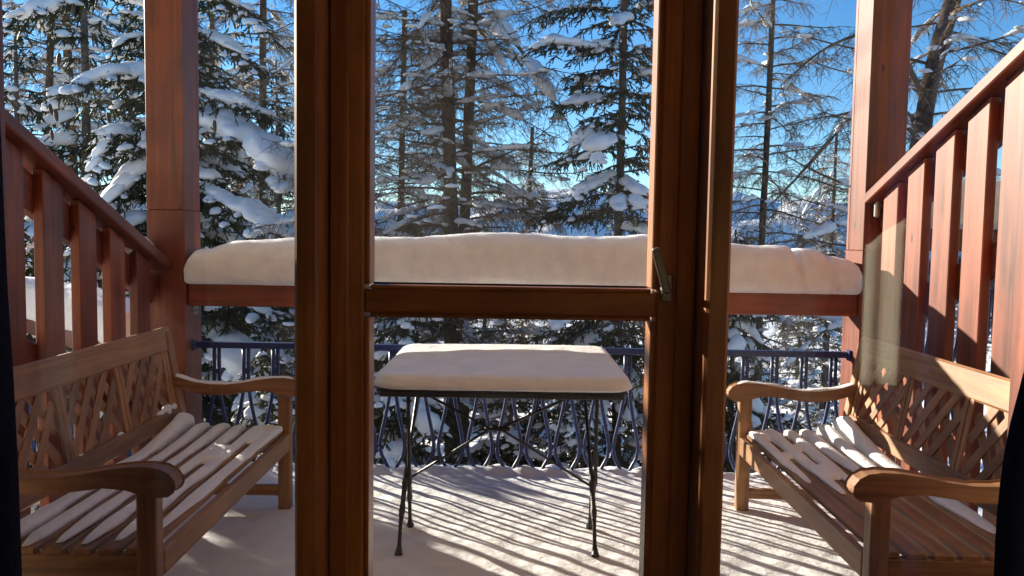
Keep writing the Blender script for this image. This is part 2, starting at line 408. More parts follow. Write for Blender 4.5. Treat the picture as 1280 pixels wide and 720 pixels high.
pane(win, XR1 + .0005, 1.364, OPZ0 + .062, OPZ1 - .062, 1.985)

# ---- the glazed door leaf
door = empty('glazed_door', ((XL1 + XR0) / 2, D2, OPZ0 + .06))
tag(door, 'brown varnished glazed door with one crossbar and a steel lever handle', 'door')
GX0, GX1 = at(463.5, 300, D2 + .02).x, at(814.5, 300, D2 + .02).x
DX0, DX1 = XL1 + .003, XR0 - .003
DY = D2 + .041
ZR1, ZR0 = at(640, 358.5, D2 + .01).z, at(640, 399, D2 + .01).z       # crossbar
for x0, x1 in ((DX0, GX0 - .012), (GX1 + .012, DX1)):
    plank('stile', M_pine, door, ((x0 + x1) / 2, DY, OPZ0 + .066), ((x0 + x1) / 2, DY, OPZ1 - .066), x1 - x0, .080, (0, 1, 0), .006)
# raised lip and groove line on each stile
for xa, xb in ((DX0, at(436, 300, D2).x), (at(846, 300, D2).x, DX1)):
    plank('cover_strip', M_pine, door, ((xa + xb) / 2, D2 - .002, OPZ0 + .066), ((xa + xb) / 2, D2 - .002, OPZ1 - .066), xb - xa - .001, .011, (0, 1, 0), .006)
plank('crossbar', M_pine, door, (GX0 - .013, DY - .001, (ZR0 + ZR1) / 2), (GX1 + .013, DY - .001, (ZR0 + ZR1) / 2), .078, ZR1 - ZR0 - .022, (0, 0, 1), .005)
plank('bottom_rail', M_pine, door, (GX0 - .013, DY - .001, OPZ0 + .14), (GX1 + .013, DY - .001, OPZ0 + .14), .078, .14, (0, 0, 1), .005)
plank('top_rail', M_pine, door, (GX0 - .013, DY - .001, OPZ1 - .125), (GX1 + .013, DY - .001, OPZ1 - .125), .078, .11, (0, 0, 1), .005)
for z0, z1 in ((OPZ0 + .21, ZR0), (ZR1, OPZ1 - .18)):
    for x in (GX0 - .006, GX1 + .006):
        plank('glazing_bead', M_pine, door, (x, DY, z0 - .0), (x, DY, z1 + .0), .0125, .074, (0, 1, 0), .003)
    for z, s in ((z0, -1), (z1, 1)):
        plank('glazing_bead', M_pine, door, (GX0 + .0005, DY, z + s * .0055), (GX1 - .0005, DY, z + s * .0055), .072, .0105, (0, 0, 1), .003)
    pn = pane(door, GX0 - .001, GX1 + .001, z0 - .001, z1 + .001, DY + .020)
    plank('gasket', M_rubber, pn, (GX0 + .001, DY + .018, z0 + .002), (GX1 - .001, DY + .018, z0 + .002), .012, .004, (0, 0, 1), .001)
hp = at(833.5, 360, D2 - .004)
plank('handle_plate', M_steel, door, (hp.x, D2 - .005, hp.z - .034), (hp.x, D2 - .005, hp.z + .034), .027, .010, (0, 1, 0), .003)
hplate = [o for o in door.children if o.name.startswith('handle_plate')][0]
hb = at(834, 366, D2 - .055); ht = at(819.5, 310, D2 - .075)
lev = plank('handle_lever', M_steel, hplate, hb, ht, .019, .013, (0, 1, .1), .003)
tube('handle_neck', M_steel, hplate, [(hb.x, D2 - .004, hb.z + .006), (hb.x, D2 - .054, hb.z + .006)], .009)

# ---- curtains, drawn to the sides of the room
def curtain(name, label, edge, xo, side):
    zs = np.linspace(.18, 2.5, 40); V = []; nfold = 46
    for z in zs:
        e = np.interp(z, [p[0] for p in edge], [p[1] for p in edge])
        t = np.linspace(0, 1, nfold)
        x = e + (xo - e) * t
        y = 1.50 - .03 * np.sin(t * 30) - .010 * np.sin(t * 71 + z) * np.minimum(1, t * 8)
        V.append(np.stack([x, y, np.full(nfold, z)], -1))
    V = np.concatenate(V); n = nfold
    i = (np.arange(39)[:, None] * n + np.arange(n - 1)[None]).ravel()
    o = link(name, np_mesh(name, V, np.stack([i, i + 1, i + n + 1, i + n], 1)), M_curtain)
    md = o.modifiers.new('thick', 'SOLIDIFY'); md.thickness = .004; md.offset = 0
    return tag(o, label, 'curtain', 'navy curtains beside the window')
cl = [(at(0, py, 1.5).z, at(px, py, 1.5).x) for px, py in ((27, 720), (23, 600), (17, 480), (8, 340), (2, 200), (-2, 100))]
curtain('curtain', 'dark navy curtain beside the window, by the shaded bench', cl, -1.55, -1)
cr = [(at(0, py, 1.5).z, at(px, py, 1.5).x) for px, py in ((1243, 720), (1246, 640), (1254, 560), (1266, 500), (1283, 440), (1300, 350), (1310, 100))]
rc = curtain('curtain', 'dark navy curtain beside the window, by the sunlit bench', cr, 1.6, 1)
# strip of pale lining behind that curtain, added unseen for its pane reflection
M_reflected_lining = plain('pale_reflected_lining', (.72, .72, .58), .9, 0, .2, 200, .08, .1)
lz = np.linspace(0, 1, 12); LV = []
for q in range(9):
    x = 1.055 + .115 * q / 8; zt = 1.34 + .085 * q / 8
    for t in lz: LV.append((x, 1.575 + .012 * math.sin(q * 1.1) , .92 + (zt - .92) * t))
i = (np.arange(8)[:, None] * 12 + np.arange(11)[None]).ravel()
lo_ = link('reflected_lining', np_mesh('reflected_lining', LV, np.stack([i, i + 1, i + 13, i + 12], 1)), M_reflected_lining, rc); md = lo_.modifiers.new('thick', 'SOLIDIFY'); md.thickness = .003

# ================================================================== BALCONY
# ---- corner posts
PLX0, PLX1 = -2.0, -1.795; PRX0, PRX1 = 1.915, 2.125; PY0, PY1 = 4.38, 4.61
def post(label, x0, x1, zj, inner):
    xm = (x0 + x1) / 2; ym = (PY0 + PY1) / 2
    root = empty('corner_post', (xm, ym, -.06)); tag(root, label, 'post')
    plank('lower_post', M_red, root, (xm, ym, -.06), (xm, ym, zj - .0004), x1 - x0, PY1 - PY0, (0, 1, 0), .003)
    w = x1 - x0
    # upper post halved over a tongue of the lower one (scarf joint)
    plank('upper_post', M_red, root, (xm, ym - .02, zj + .0004), (xm, ym - .02, 5.0), w, PY1 - PY0 - .04, (0, 1, 0), .003)
    plank('scarf_tongue', M_red, root, (xm, PY1 - .018, zj - .001), (xm, PY1 - .018, zj + .36), w - .004, .034, (0, 1, 0), .004)
    plank('upper_back', M_red, root, (xm, PY1 - .018, zj + .364), (xm, PY1 - .018, 5.0), w - .004, .034, (0, 1, 0), .004)
    return root
pl = post('dark red-brown square post in shade beside the left bench railing', PLX0, PLX1, at(0, 259, 4.4).z, 1)
pl['label'] = 'shaded red-brown square post at the foot of the shaded sloping railing'
pr = post('sunlit orange-red square post at the foot of the sunlit sloping railing', PRX0, PRX1, at(0, 296, 4.4).z, -1)

pz = at(246, 388, 4.5).z
pt_ = link('joint_plate', box_mesh(.004, .07, .05, .001, 'plate'), M_steel, pl, Matrix.Translation((PLX1 + .003, 4.52, pz)))
for dy in (-.022, 0, .022): link('screw', box_mesh(.004, .009, .009, .002, 'screw'), M_iron_black, pt_, Matrix.Translation((PLX1 + .006, 4.52 + dy, pz)))

# ---- front beam and its snow
bz1, bz0 = at(640, 361, 4.4).z, at(640, 389, 4.4).z
beam = plank('front_beam', M_red, None, (PLX1 + .002, 4.49, (bz0 + bz1) / 2), (PRX0 - .002, 4.49, (bz0 + bz1) / 2), .16, bz1 - bz0, (0, 0, 1), .006)
tag(beam, 'horizontal red-brown beam between the corner posts carrying a thick bank of snow', 'beam')
def snow_bank(name, x0, x1, prof, y0, y1, zb, label, seed, cracks=(), parent=None):
    n = 260; m = 44
    xs = np.linspace(x0, x1, n)
    top = np.interp(xs, [p[0] for p in prof], [p[1] for p in prof])
    k = np.ones(5) / 5; top = np.convolve(np.pad(top, 2, 'edge'), k, 'valid')
    e = np.minimum(xs - x0, x1 - xs); endf = np.clip(e / .07, 0, 1); endf = np.sqrt(1 - (1 - endf) ** 2) * .32 + .68
    V = np.zeros((n, m, 3)); ym = (y0 + y1) / 2; hw = (y1 - y0) / 2
    th = np.linspace(-math.pi / 2 - .0, 1.5 * math.pi, m + 1)[:m]       # from the bottom centre round
    for j in range(m):
        c, s_ = math.sin(th[j] + math.pi / 2), -math.cos(th[j] + math.pi / 2)
        sx = np.sign(c) * abs(c) ** .62; sz = np.sign(s_) * abs(s_) ** .55
        V[:, j, 0] = xs
        V[:, j, 1] = ym + hw * sx * (1.0 + .02 * np.sin(xs * 3)) * (endf * .25 + .75)
        h = (top - zb)
        V[:, j, 2] = zb + h * np.where(sz > 0, .35 + .65 * sz * endf, .35 + .35 * sz)
    P = V.reshape(-1, 3)
    d = .012 * vnoise(P, seed, 4) + .007 * vnoise(P, seed + 1, 17) + .005 * vnoise(P, seed + 2, 45)
    P[:, 1] += d; P[:, 2] += np.where(P[:, 2] > zb + .03, .7 * d, 0)
    for cx, w, dep in cracks:
        P[:, 2] -= np.where(P[:, 2] > zb + .1, dep * np.exp(-((P[:, 0] - cx - .05 * (P[:, 2] - zb - .2)) / w) ** 2), 0)
        P[:, 1] += .3 * dep * np.exp(-((P[:, 0] - cx + .25 * (P[:, 2] - zb - .25)) / w) ** 2) * (P[:, 1] < ym)
    F = []
    i = np.arange(n - 1)[:, None]; j = np.arange(m)[None]
    a = i * m + j; b = i * m + (j + 1) % m
    F = np.stack([a, b, b + m, a + m], -1).reshape(-1, 4)
    me = np_mesh(name, P, F)
    import bmesh
    bm = bmesh.new(); bm.from_mesh(me); bmesh.ops.holes_fill(bm, edges=bm.edges, sides=0); bmesh.ops.recalc_face_normals(bm, faces=bm.faces); bm.to_mesh(me); bm.free()
    me.polygons.foreach_set('use_smooth', np.full(len(me.polygons), True))
    o = link(name, me, M_snow_bank, parent)
    if parent is None: tag(o, label, 'snow', kind='stuff')
    return o
pp = [(236, 322), (243, 311), (250, 310), (258, 313), (266, 311), (280, 304), (300, 300), (335, 299), (368, 298), (465, 296), (520, 295), (570, 292), (640, 293), (700, 294), (760, 296), (812, 294), (860, 298), (912, 303), (935, 306), (975, 307), (992, 309), (1000, 311), (1015, 311), (1030, 316), (1045, 320), (1062, 322), (1069, 326)]
prof = [(at(px, py, 4.42).x, at(px, py, 4.44).z) for px, py in pp]
snow_bank('beam_snow', PLX1 + .012, PRX0 - .012, prof, 4.33, 4.66, bz1 - .006, 'thick rounded bank of snow lying along the front beam', 3,
          [(at(994, 310, 4.4).x, .016, .05), (at(1033, 318, 4.4).x, .012, .035)])

# ---- neighbouring balconies step down to one side and up to the other
PIV = Vector((PLX0 - .002, PY1, 0)); TURN = Matrix.Translation(PIV) @ Matrix.Rotation(R(-45), 4, 'Z') @ Matrix.Translation(-PIV)
def neighbour(x0, x1, dz, lab_b, lab_s, seed, tilt, turn=None):
    b = plank('front_beam', M_red, None, (x0, 4.49, (bz0 + bz1) / 2 + dz), (x1, 4.49, (bz0 + bz1) / 2 + dz), .16, bz1 - bz0, (0, 0, 1), .006)
    tag(b, lab_b, 'beam')
    if turn: b.matrix_basis = turn @ b.matrix_basis
    z1 = bz1 + dz
    pr_ = [(x0, z1 + .27 + tilt[0]), ((x0 + x1) / 2, z1 + .29), (x1, z1 + .27 + tilt[1])]
    sb = snow_bank('beam_snow', x0 + .01, x1 - .01, pr_, 4.33, 4.66, z1 - .006, lab_s, seed)
    if turn: sb.matrix_basis = turn
neighbour(-4.6, PLX0 - .002, -.37, 'lower neighbouring beam behind the shaded sloping railing', 'snow on the lower neighbouring beam behind the shaded railing', 21, (0, -.06), TURN)
neighbour(PRX1 + .002, 4.8, .37, 'higher neighbouring beam behind the sunlit sloping railing', 'snow on the higher neighbouring beam behind the sunlit railing', 22, (0, .05))

# ---- blue wrought-iron railing: pairs of bars that open into tulip shapes
def railing(x0, x1, dz, label, off):
    yR = 4.50; zt = at(640, 433, yR).z + dz; zb = -.055 + dz
    root = empty('iron_railing', ((x0 + x1) / 2, yR, zb)); tag(root, label, 'railing', 'blue iron railings of the balconies')
    plank('top_rail', M_iron_blue, root, (x0, yR, zt - .017), (x1, yR, zt - .017), .042, .034, (0, 0, 1), .004)
    plank('bottom_rail', M_iron_blue, root, (x0, yR, zb + .02), (x1, yR, zb + .02), .03, .02, (0, 0, 1), .003)
    pit = .1665
    zz = np.array([zt - .036, zt - .12, zt - .20, zt - .26, zt - .30, zt - .36, zt - .42, zt - .47, zt - .52, zt - .56, zt - .60, zt - .635, zt - .66, zt - .685, zt - .71, zb + .03])
    oo = np.array([.0135, .0135, .0135, .0150, .0185, .0300, .0430, .0540, .0630, .0655, .0620, .0520, .0400, .0280, .0200, .0150])
    # bars swing out to the neighbouring pair, touch, and come back towards their own foot
    oo = np.array([.0135, .0135, .0140, .0165, .0200, .0300, .0420, .0530, .0630, .0690, .0690, .0610, .0490, .0350, .0230, .0150])
    mk = {}
    for s in (-1, 1):
        pts = np.stack([s * oo, 0 * zz, zz - zt], -1)
        V, F = tubes(pts[None], np.full((1, len(zz)), .0105), 6); mk[s] = np_mesh('spindle', V, F); mk[s].materials.append(M_iron_blue)
    ring = box_mesh(.03, .012, .016, .003, 'iron')
    n = int((x1 - x0) / pit) + 2
    for i in range(n):
        xc = x0 + off + i * pit
        for s in (-1, 1):
            if x0 + .01 < xc + s * .0135 < x1 - .01:
                sp = link('spindle', mk[s], M_iron_blue, root, Matrix.Translation((xc, yR, zt)))
        if x0 + .03 < xc < x1 - .03:
            link('collar', ring, M_iron_blue, root, Matrix.Translation((xc, yR, zt - .165)))
    for x, s in ((x0, 1), (x1, -1)):
        link('wall_bracket', box_mesh(.012, .045, .06, .003, 'ironb'), M_iron_blue, root, Matrix.Translation((x + s * .009, yR - .02, zt - .017)))
    return root
# pairs measured at photo columns 271, 308 ...
off0 = (at(271, 450, 4.5).x - (PLX1 + .002)) % .1665
railing(PLX1 + .002, PRX0 - .002, 0, 'dark blue wrought iron railing with tulip-shaped bars behind the snowy table', off0)
rl = railing(-4.6, PLX0 - .002, -.37, 'dark blue wrought iron railing of the lower balcony behind the shaded bench', .08)
rl.matrix_basis = TURN @ rl.matrix_basis
railing(PRX1 + .002, 4.8, .37, 'dark blue wrought iron railing of the higher balcony behind the sunlit bench', .08)

# ---- sloping side railings
def side_rail(s, xin, label, ya, za, yb, zb_, slats, zlow):
    """s=-1 left, +1 right; handrail top edge from (ya, za) near the wall to (yb, zb_) at the post"""
    root = empty('sloping_railing', (xin + s * .05, (ya + yb) / 2, -.06)); tag(root, label, 'railing')
    sl = (zb_ - za) / (yb - ya)
    up = Vector((0, -sl, 1)).normalized(); x = xin + s * .035
    def zt(y): return za + sl * (y - ya)
    plank('handrail', M_red, root, (x - s * .012, ya, zt(ya) - .028), (x - s * .012, yb, zt(yb) - .028), .145, .055, up, .006)
    for dz in (.165, zlow):
        plank('sloping_rail', M_red, root, (x + s * .030, ya, zt(ya) - dz), (x + s * .030, yb, zt(yb) - dz), .045, .15, up, .005)
    for y, w in slats:
        y0, y1 = y - w / 2, y + w / 2
        # board cut at its top along the handrail slope
        zb = -.05; ct = -.0595
        hz0, hz1 = zt(y0) - .062, zt(y1) - .062
        t = .045
        xs = sorted((xin - s * .0, xin + s * t))
        V = [(xx, yy, zz) for xx in (xs[0] , xs[1]) for yy, zz in ((y0, zb), (y1, zb), (y1, hz1), (y0, hz0))]
        # build in local frame with grain along local X (vertical)
        c = Vector(((xs[0] + xs[1]) / 2, y, (zb + hz0) / 2))
        Mx = Matrix(((0, 0, 1, c.x), (0, 1, 0, c.y), (-1, 0, 0, c.z), (0, 0, 0, 1)))
        Vi = [Mx.inverted() @ Vector(v) for v in V]
        F = [(0, 1, 2, 3), (7, 6, 5, 4), (0, 4, 5, 1), (1, 5, 6, 2), (2, 6, 7, 3), (3, 7, 4, 0)]
        o = link('slat', py_mesh('slat', Vi, F), M_red, root, Mx)
        md = o.modifiers.new('edge', 'BEVEL'); md.width = .004; md.segments = 1
    return root
lh0, lh1 = at(12, 146, 3.02), at(215, 326, 4.37)
sl_l = (lh1.z - lh0.z) / (lh1.y - lh0.y)
yn = 2.16
side_rail(-1, -1.915, 'shaded red-brown sloping railing with wide upright slats behind the snow-covered bench', yn, lh0.z + sl_l * (yn - lh0.y), 4.375, lh1.z,
          [(3.345 + .270 * i, .142) for i in range(-4, 4)], .86)
rh0, rh1 = at(1278, 46, 3.06), at(1092, 238, 4.33)
sl_r = (rh1.z - rh0.z) / (rh1.y - rh0.y)
side_rail(1, 1.955, 'sunlit orange-red sloping railing with wide upright slats behind the partly bare bench', yn, rh0.z + sl_r * (yn - rh0.y), 4.375, rh1.z + sl_r * .045,
          [(4.17 - .252 * i, .155) for i in range(0, 8)], .74)
rf = [o for o in bpy.data.objects if o.get('label', '').startswith('sunlit orange-red sloping')][0]
bp_ = at(1097, 262, 4.34)
link('rail_bracket', box_mesh(.03, .035, .09, .008, 'bracket'), M_steel, rf, Matrix.Translation((bp_.x, 4.345, bp_.z)))
tube('rail_bolt', M_steel, rf, [(bp_.x, 4.375, bp_.z + .05), (bp_.x, 4.33, bp_.z + .05)], .014)
# snow caught at the foot of the handrail by the left post
def lump(name, c, r, seed, label, parent=None, sub=4, amp=.18, flat=.4):
    V, F = ico(sub); d = 1 + amp * vnoise(V, seed, 2.2) + .05 * vnoise(V, seed + 3, 7)
    V = V * d[:, None]; V[:, 2] = np.where(V[:, 2] < 0, V[:, 2] * flat, V[:, 2])
    o = link(name, np_mesh(name, V * np.array(r), F), M_snow, parent, Matrix.Translation(Vector(c)))
    if parent is None: tag(o, label, 'snow', kind='stuff')
    return o
c = at(196, 318, 4.33); lump('handrail_snow', (-1.975, 4.22, sl_l * (4.22 - 4.37) + lh1.z + .0), (.055, .17, .075), 4, 'small drift of snow on the shaded handrail against the post')

# ---- floor snow
nx, ny = 190, 130
fx = np.linspace(PLX0 - .25, PRX1 + .2, nx); fy = np.linspace(YW1 + .005, 4.60, ny)
FX, FY = np.meshgrid(fx, fy)
P = np.stack([FX, FY, FX * 0], -1).reshape(-1, 3)
h = .012 * vnoise(P, 31, 2.2) + .006 * vnoise(P, 32, 7) + .0025 * vnoise(P, 33, 24)
edge = np.clip((P[:, 1] - 4.28) / .22, 0, 1)
h += edge * (.022 + .020 * vnoise(P, 34, 11) + .010 * vnoise(P, 36, 33)) + (.010 + .010 * vnoise(P, 37, 5)) * np.exp(-((P[:, 1] - 4.47) / .035) ** 2) * (1 + np.cos((P[:, 0] - (PLX1 + .002 + off0 + .083)) / .1665 * 2 * math.pi))
h -= np.clip((P[:, 1] - 4.53) / .07, 0, 1) ** 2 * .05
P[:, 2] = h
ii = (np.arange(ny - 1)[:, None] * nx + np.arange(nx - 1)[None]).ravel()
fs = link('floor_snow', np_mesh('floor_snow', P, np.stack([ii, ii + 1, ii + nx + 1, ii + nx], 1)), M_snow)
md = fs.modifiers.new('depth', 'SOLIDIFY'); md.thickness = .055; md.offset = -1
tag(fs, 'even layer of snow covering the balcony floor', 'snow', kind='stuff')

# ---- folding iron table
tb = empty('folding_table', (-.06, 3.9, 0)); tag(tb, 'black iron folding table with crossed legs buried under a slab of snow', 'table')
TY0 = 3.40; TX0, TX1 = at(465, 487, TY0).x, at(790, 488, TY0).x; TY1 = onz(640, 430, at(640, 490, TY0).z + .066).y - .01
zt_ = at(640, 490, TY0).z
plank('tabletop', M_iron_black, tb, (TX0 + .015, (TY0 + TY1) / 2, zt_ - .004), (TX1 - .015, (TY0 + TY1) / 2, zt_ - .004), TY1 - TY0 - .03, .014, (0, 0, 1), .004)
for y in (TY0 + .02, TY1 - .02):
    plank('top_edge_rail', M_iron_black, tb, (TX0 + .03, y, zt_ - .022), (TX1 - .03, y, zt_ - .022), .018, .020, (0, 0, 1), .003)
for pf, pb_ in (((498, 694), (513, 657)), ((744, 696), (737, 659))):
    f0, f1 = onz(*pf, .01), onz(*pb_, .01)
    ym_ = f0.y + (f1.y - f0.y) * .62
    def lx(y): return f0.x + (f1.x - f0.x) * (y - f0.y) / (f1.y - f0.y)
    A = [(f0.x, f0.y, .012), (f0.x, f0.y + .02, .03), (f0.x, f0.y + .06, .12), (f0.x, ym_, .28), (f0.x, 4.02, zt_ - .03)]
    Bq = [(f1.x, f1.y, .012), (f1.x, f1.y - .015, .035), (f1.x, f1.y - .03, .12), (f0.x + .016, ym_, .28), (f0.x + .012, TY0 + .06, zt_ - .03)]
    for q in (A, Bq):
        pts = [Vector(p) for p in q]; dn = []; rr = []
        # resample and swell at the collars
        for i in range(4):
            for k in range(7):
                t = k / 7; dn.append(pts[i].lerp(pts[i + 1], t))
        dn.append(pts[-1])
        for p in dn:
            r = .0085 + .005 * math.exp(-((p.z - .265) / .018) ** 2) + .006 * math.exp(-((p.z - .16) / .015) ** 2) + .010 * math.exp(-((p.z - .005) / .028) ** 2) + .003 * math.exp(-((p.z - .21) / .05) ** 2)
            rr.append(r)
        tube('leg', M_iron_black, tb, dn, rr, 8)
yb_ = 3.60
for s in (0, 1):
    xa, xb = (-.49, .33) if s == 0 else (.37, -.43)
    tube('brace', M_iron_black, tb, [(xa, yb_ + .006 * s, .215), ((-.085 if s == 0 else -.03), yb_ + .02 - .04 * s, .47), ((-.03 if s == 0 else -.085), yb_ + .02 - .04 * s, .475), (xb, yb_, zt_ - .03)], .0062, 6)
tube('brace_joint', M_iron_black, tb, [(-.115, yb_, .472), (.0, yb_, .472)], .011, 6)
# slab of snow on the table
def table_snow():
    a, b = (TX1 - TX0) / 2 + .01, (TY1 - TY0) / 2 + .012; n = 40
    u = np.linspace(-1, 1, 72); v = np.linspace(-1, 1, 60); U, Vv = np.meshgrid(u, v)
    rc = .10
    # square grid to rounded rectangle: pull the corners in
    Xs = U * a; Ys = Vv * b
    qx = np.maximum(np.abs(Xs) - (a - rc), 0); qy = np.maximum(np.abs(Ys) - (b - rc), 0)
    m = np.maximum(qx, qy); L = np.sqrt(qx ** 2 + qy ** 2) + 1e-9; k = np.where(L > 0, m / L, 1)
    Xs = np.sign(Xs) * (np.minimum(np.abs(Xs), a - rc) + qx * k); Ys = np.sign(Ys) * (np.minimum(np.abs(Ys), b - rc) + qy * k)
    dx = a - np.abs(U * a); dy = b - np.abs(Vv * b); dd = np.minimum(dx, dy)
    def hgt(d): t = np.clip(d / .055, 0, 1); return .028 + .040 * np.sqrt(1 - (1 - t) ** 2)
    P = np.stack([Xs, Ys, hgt(dd)], -1).reshape(-1, 3)
    P[:, 2] += (.006 * vnoise(P, 41, 3) + .0025 * vnoise(P, 42, 16)) * np.clip(dd.ravel() / .03, .2, 1)
    outer = dd.ravel() < 1e-6
    P[:, 2] += .012 * np.clip(dd.ravel() / .4, 0, 1)
    P[outer, :2] *= 1 + (.007 * vnoise(P[outer], 43, 10) + .004 * vnoise(P[outer], 44, 40))[:, None]
    N = len(P); nu_ = len(u); nv_ = len(v)
    i = (np.arange(nv_ - 1)[:, None] * nu_ + np.arange(nu_ - 1)[None]).ravel()
    F = [np.stack([i, i + 1, i + nu_ + 1, i + nu_], 1)]
    # side skirt and underside
    loop = list(range(nu_)) + [r * nu_ + nu_ - 1 for r in range(1, nv_)] + [(nv_ - 1) * nu_ + c_ for c_ in range(nu_ - 2, -1, -1)] + [r * nu_ for r in range(nv_ - 2, 0, -1)]
    lo = P[loop].copy(); lo[:, 2] = .006; lo[:, :2] *= .985
    mid = P[loop].copy(); mid[:, 2] = .014; mid[:, :2] *= 1.004
    n0 = N; Lp = len(loop)
    sk = []
    for q in range(Lp):
        r = (q + 1) % Lp
        sk.append((loop[q], n0 + q, n0 + r, loop[r])); sk.append((n0 + q, n0 + Lp + q, n0 + Lp + r, n0 + r))
    low = P.copy(); low[:, :2] *= .985; low[:, 2] = .006
    Fb = F[0][:, ::-1] + n0 + 2 * Lp
    P = np.concatenate([P, mid, lo, low]); F = np.concatenate([F[0], np.array(sk), Fb])
    o = link('table_snow', np_mesh('table_snow', P, F), M_snow, None, Matrix.Translation(((TX0 + TX1) / 2, (TY0 + TY1) / 2, zt_ - .002)))
    tag(o, 'flat slab of snow with rounded edges on the tabletop', 'snow', kind='stuff')
table_snow()

# ---- garden benches with lattice backs
BL = 1.56                     # length along local Y; back at x=0, front at x=.6
def bench():
    root = empty('garden_bench', (0, 0, 0))
    rec = .17                  # backrest recline dx/dz
    def bx(z): return .045 - rec * max(0, z - .40)
    for y in (.03, BL - .03):
        plank('rear_leg', M_teak, root, (.055, y, -.05), (.055, y, .43), .055, .06, (1, 0, 0), .005)
        plank('back_post', M_teak, root, (bx(.40), y, .425), (bx(.86), y, .86), .055, .05, (1, 0, 0), .005)
        plank('front_leg', M_teak, root, (.555, y, -.05), (.555, y, .585), .055, .06, (1, 0, 0), .005)
        plank('side_rail', M_teak, root, (.085, y, .335), (.525, y, .335), .035, .075, (0, 0, 1), .004)
        plank('stretcher', M_teak, root, (.085, y, .085), (.525, y, .085), .032, .05, (0, 0, 1), .004)
        # armrest: dips behind, swells to a rounded nose in front
        top = [(-.035, .668), (.04, .640), (.12, .617), (.20, .606), (.28, .606), (.36, .616), (.43, .630), (.50, .640), (.56, .642), (.60, .636), (.625, .622), (.64, .602), (.642, .585)]
        bot = [(.637, .574), (.622, .563), (.59, .560), (.55, .566), (.50, .582), (.43, .588), (.36, .578), (.28, .566), (.20, .564), (.12, .576), (.04, .600), (-.035, .628)]
        ol = [(a, b) for a, b in top] + bot
        V, F = extrude(ol, .068)
        o = link('armrest', py_mesh('armrest', V, F), M_teak, root, Matrix.Translation((0, y, 0)))
        md = o.modifiers.new('edge', 'BEVEL'); md.width = .006; md.segments = 2; md.limit_method = 'ANGLE'; md.angle_limit = R(50)
    plank('front_apron', M_teak, root, (.572, .062, .332), (.572, BL - .062, .332), .026, .085, (0, 0, 1), .004)
    plank('rear_apron', M_teak, root, (.055, .062, .335), (.055, BL - .062, .335), .026, .075, (0, 0, 1), .004)
    xs = [.098 + .0845 * i for i in range(6)]
    for i, x in enumerate(xs):
        plank('seat_slat', M_teak, root, (x, .012, .385 - .006 * math.sin(i / 5 * math.pi)), (x, BL - .012, .385 - .006 * math.sin(i / 5 * math.pi)), .066, .021, (0, 0, 1), .004)
    upv = (1, 0, rec)
    z0, z1 = .455, .775
    plank('top_rail', M_teak, root, (bx(.815), -.012, .825), (bx(.815), BL + .012, .825), .115, .032, upv, .009)
    plank('bottom_rail', M_teak, root, (bx(.425), .058, .465), (bx(.425), BL - .058, .465), .075, .028, upv, .005)
    za, zc = .50, .770
    # three lattice panels parted by pairs of narrow uprights
    inner0, inner1 = .06, BL - .06
    pw = (inner1 - inner0 - 4 * .066) / 3
    y = inner0
    def strip(nm, ya, zaa, yb, zbb, w, dx):
        plank(nm, M_teak, root, (bx(zaa) + dx, ya, zaa), (bx(zbb) + dx, yb, zbb), w, .007, upv, .0015)
    for k in range(4):
        for dy in (.014, .048):
            strip('upright', y + dy, za - .012, y + dy, zc + .012, .025, .011)
        y += .066
        if k == 3: break
        hgt = zc - za; tn = .86            # run per rise
        for q in range(4):
            c0 = -.112 + q * .106
            u0, u1 = max(0, -c0 / tn), min(hgt, (pw - c0) / tn)      # clip to the panel
            if u1 - u0 < .06: continue
            e = .008
            strip('lattice_strip', y + c0 + tn * u0, za + u0 - e, y + c0 + tn * u1, za + u1 + e, .040, .0036)
            strip('lattice_strip', y + pw - c0 - tn * u0, za + u0 - e, y + pw - c0 - tn * u1, za + u1 + e, .040, -.0036)
        y += pw
    return root
bl = bench(); tag(bl, 'wooden garden bench with lattice back, in shade and covered along its seat with snow', 'bench', 'lattice-backed garden benches on the balcony')
br = copy_tree(bl)
BLX, BLY = -1.64, 2.335; BRX, BRY = 1.722, 3.955
bl.matrix_basis = Matrix.Translation((BLX, BLY, 0)) @ Matrix.Rotation(R(.6), 4, 'Z')
br.matrix_basis = Matrix.Translation((BRX, BRY, 0)) @ Matrix.Rotation(R(179.2), 4, 'Z')
br['label'] = 'wooden garden bench with lattice back, striped with sunlight, its seat half bare of snow'

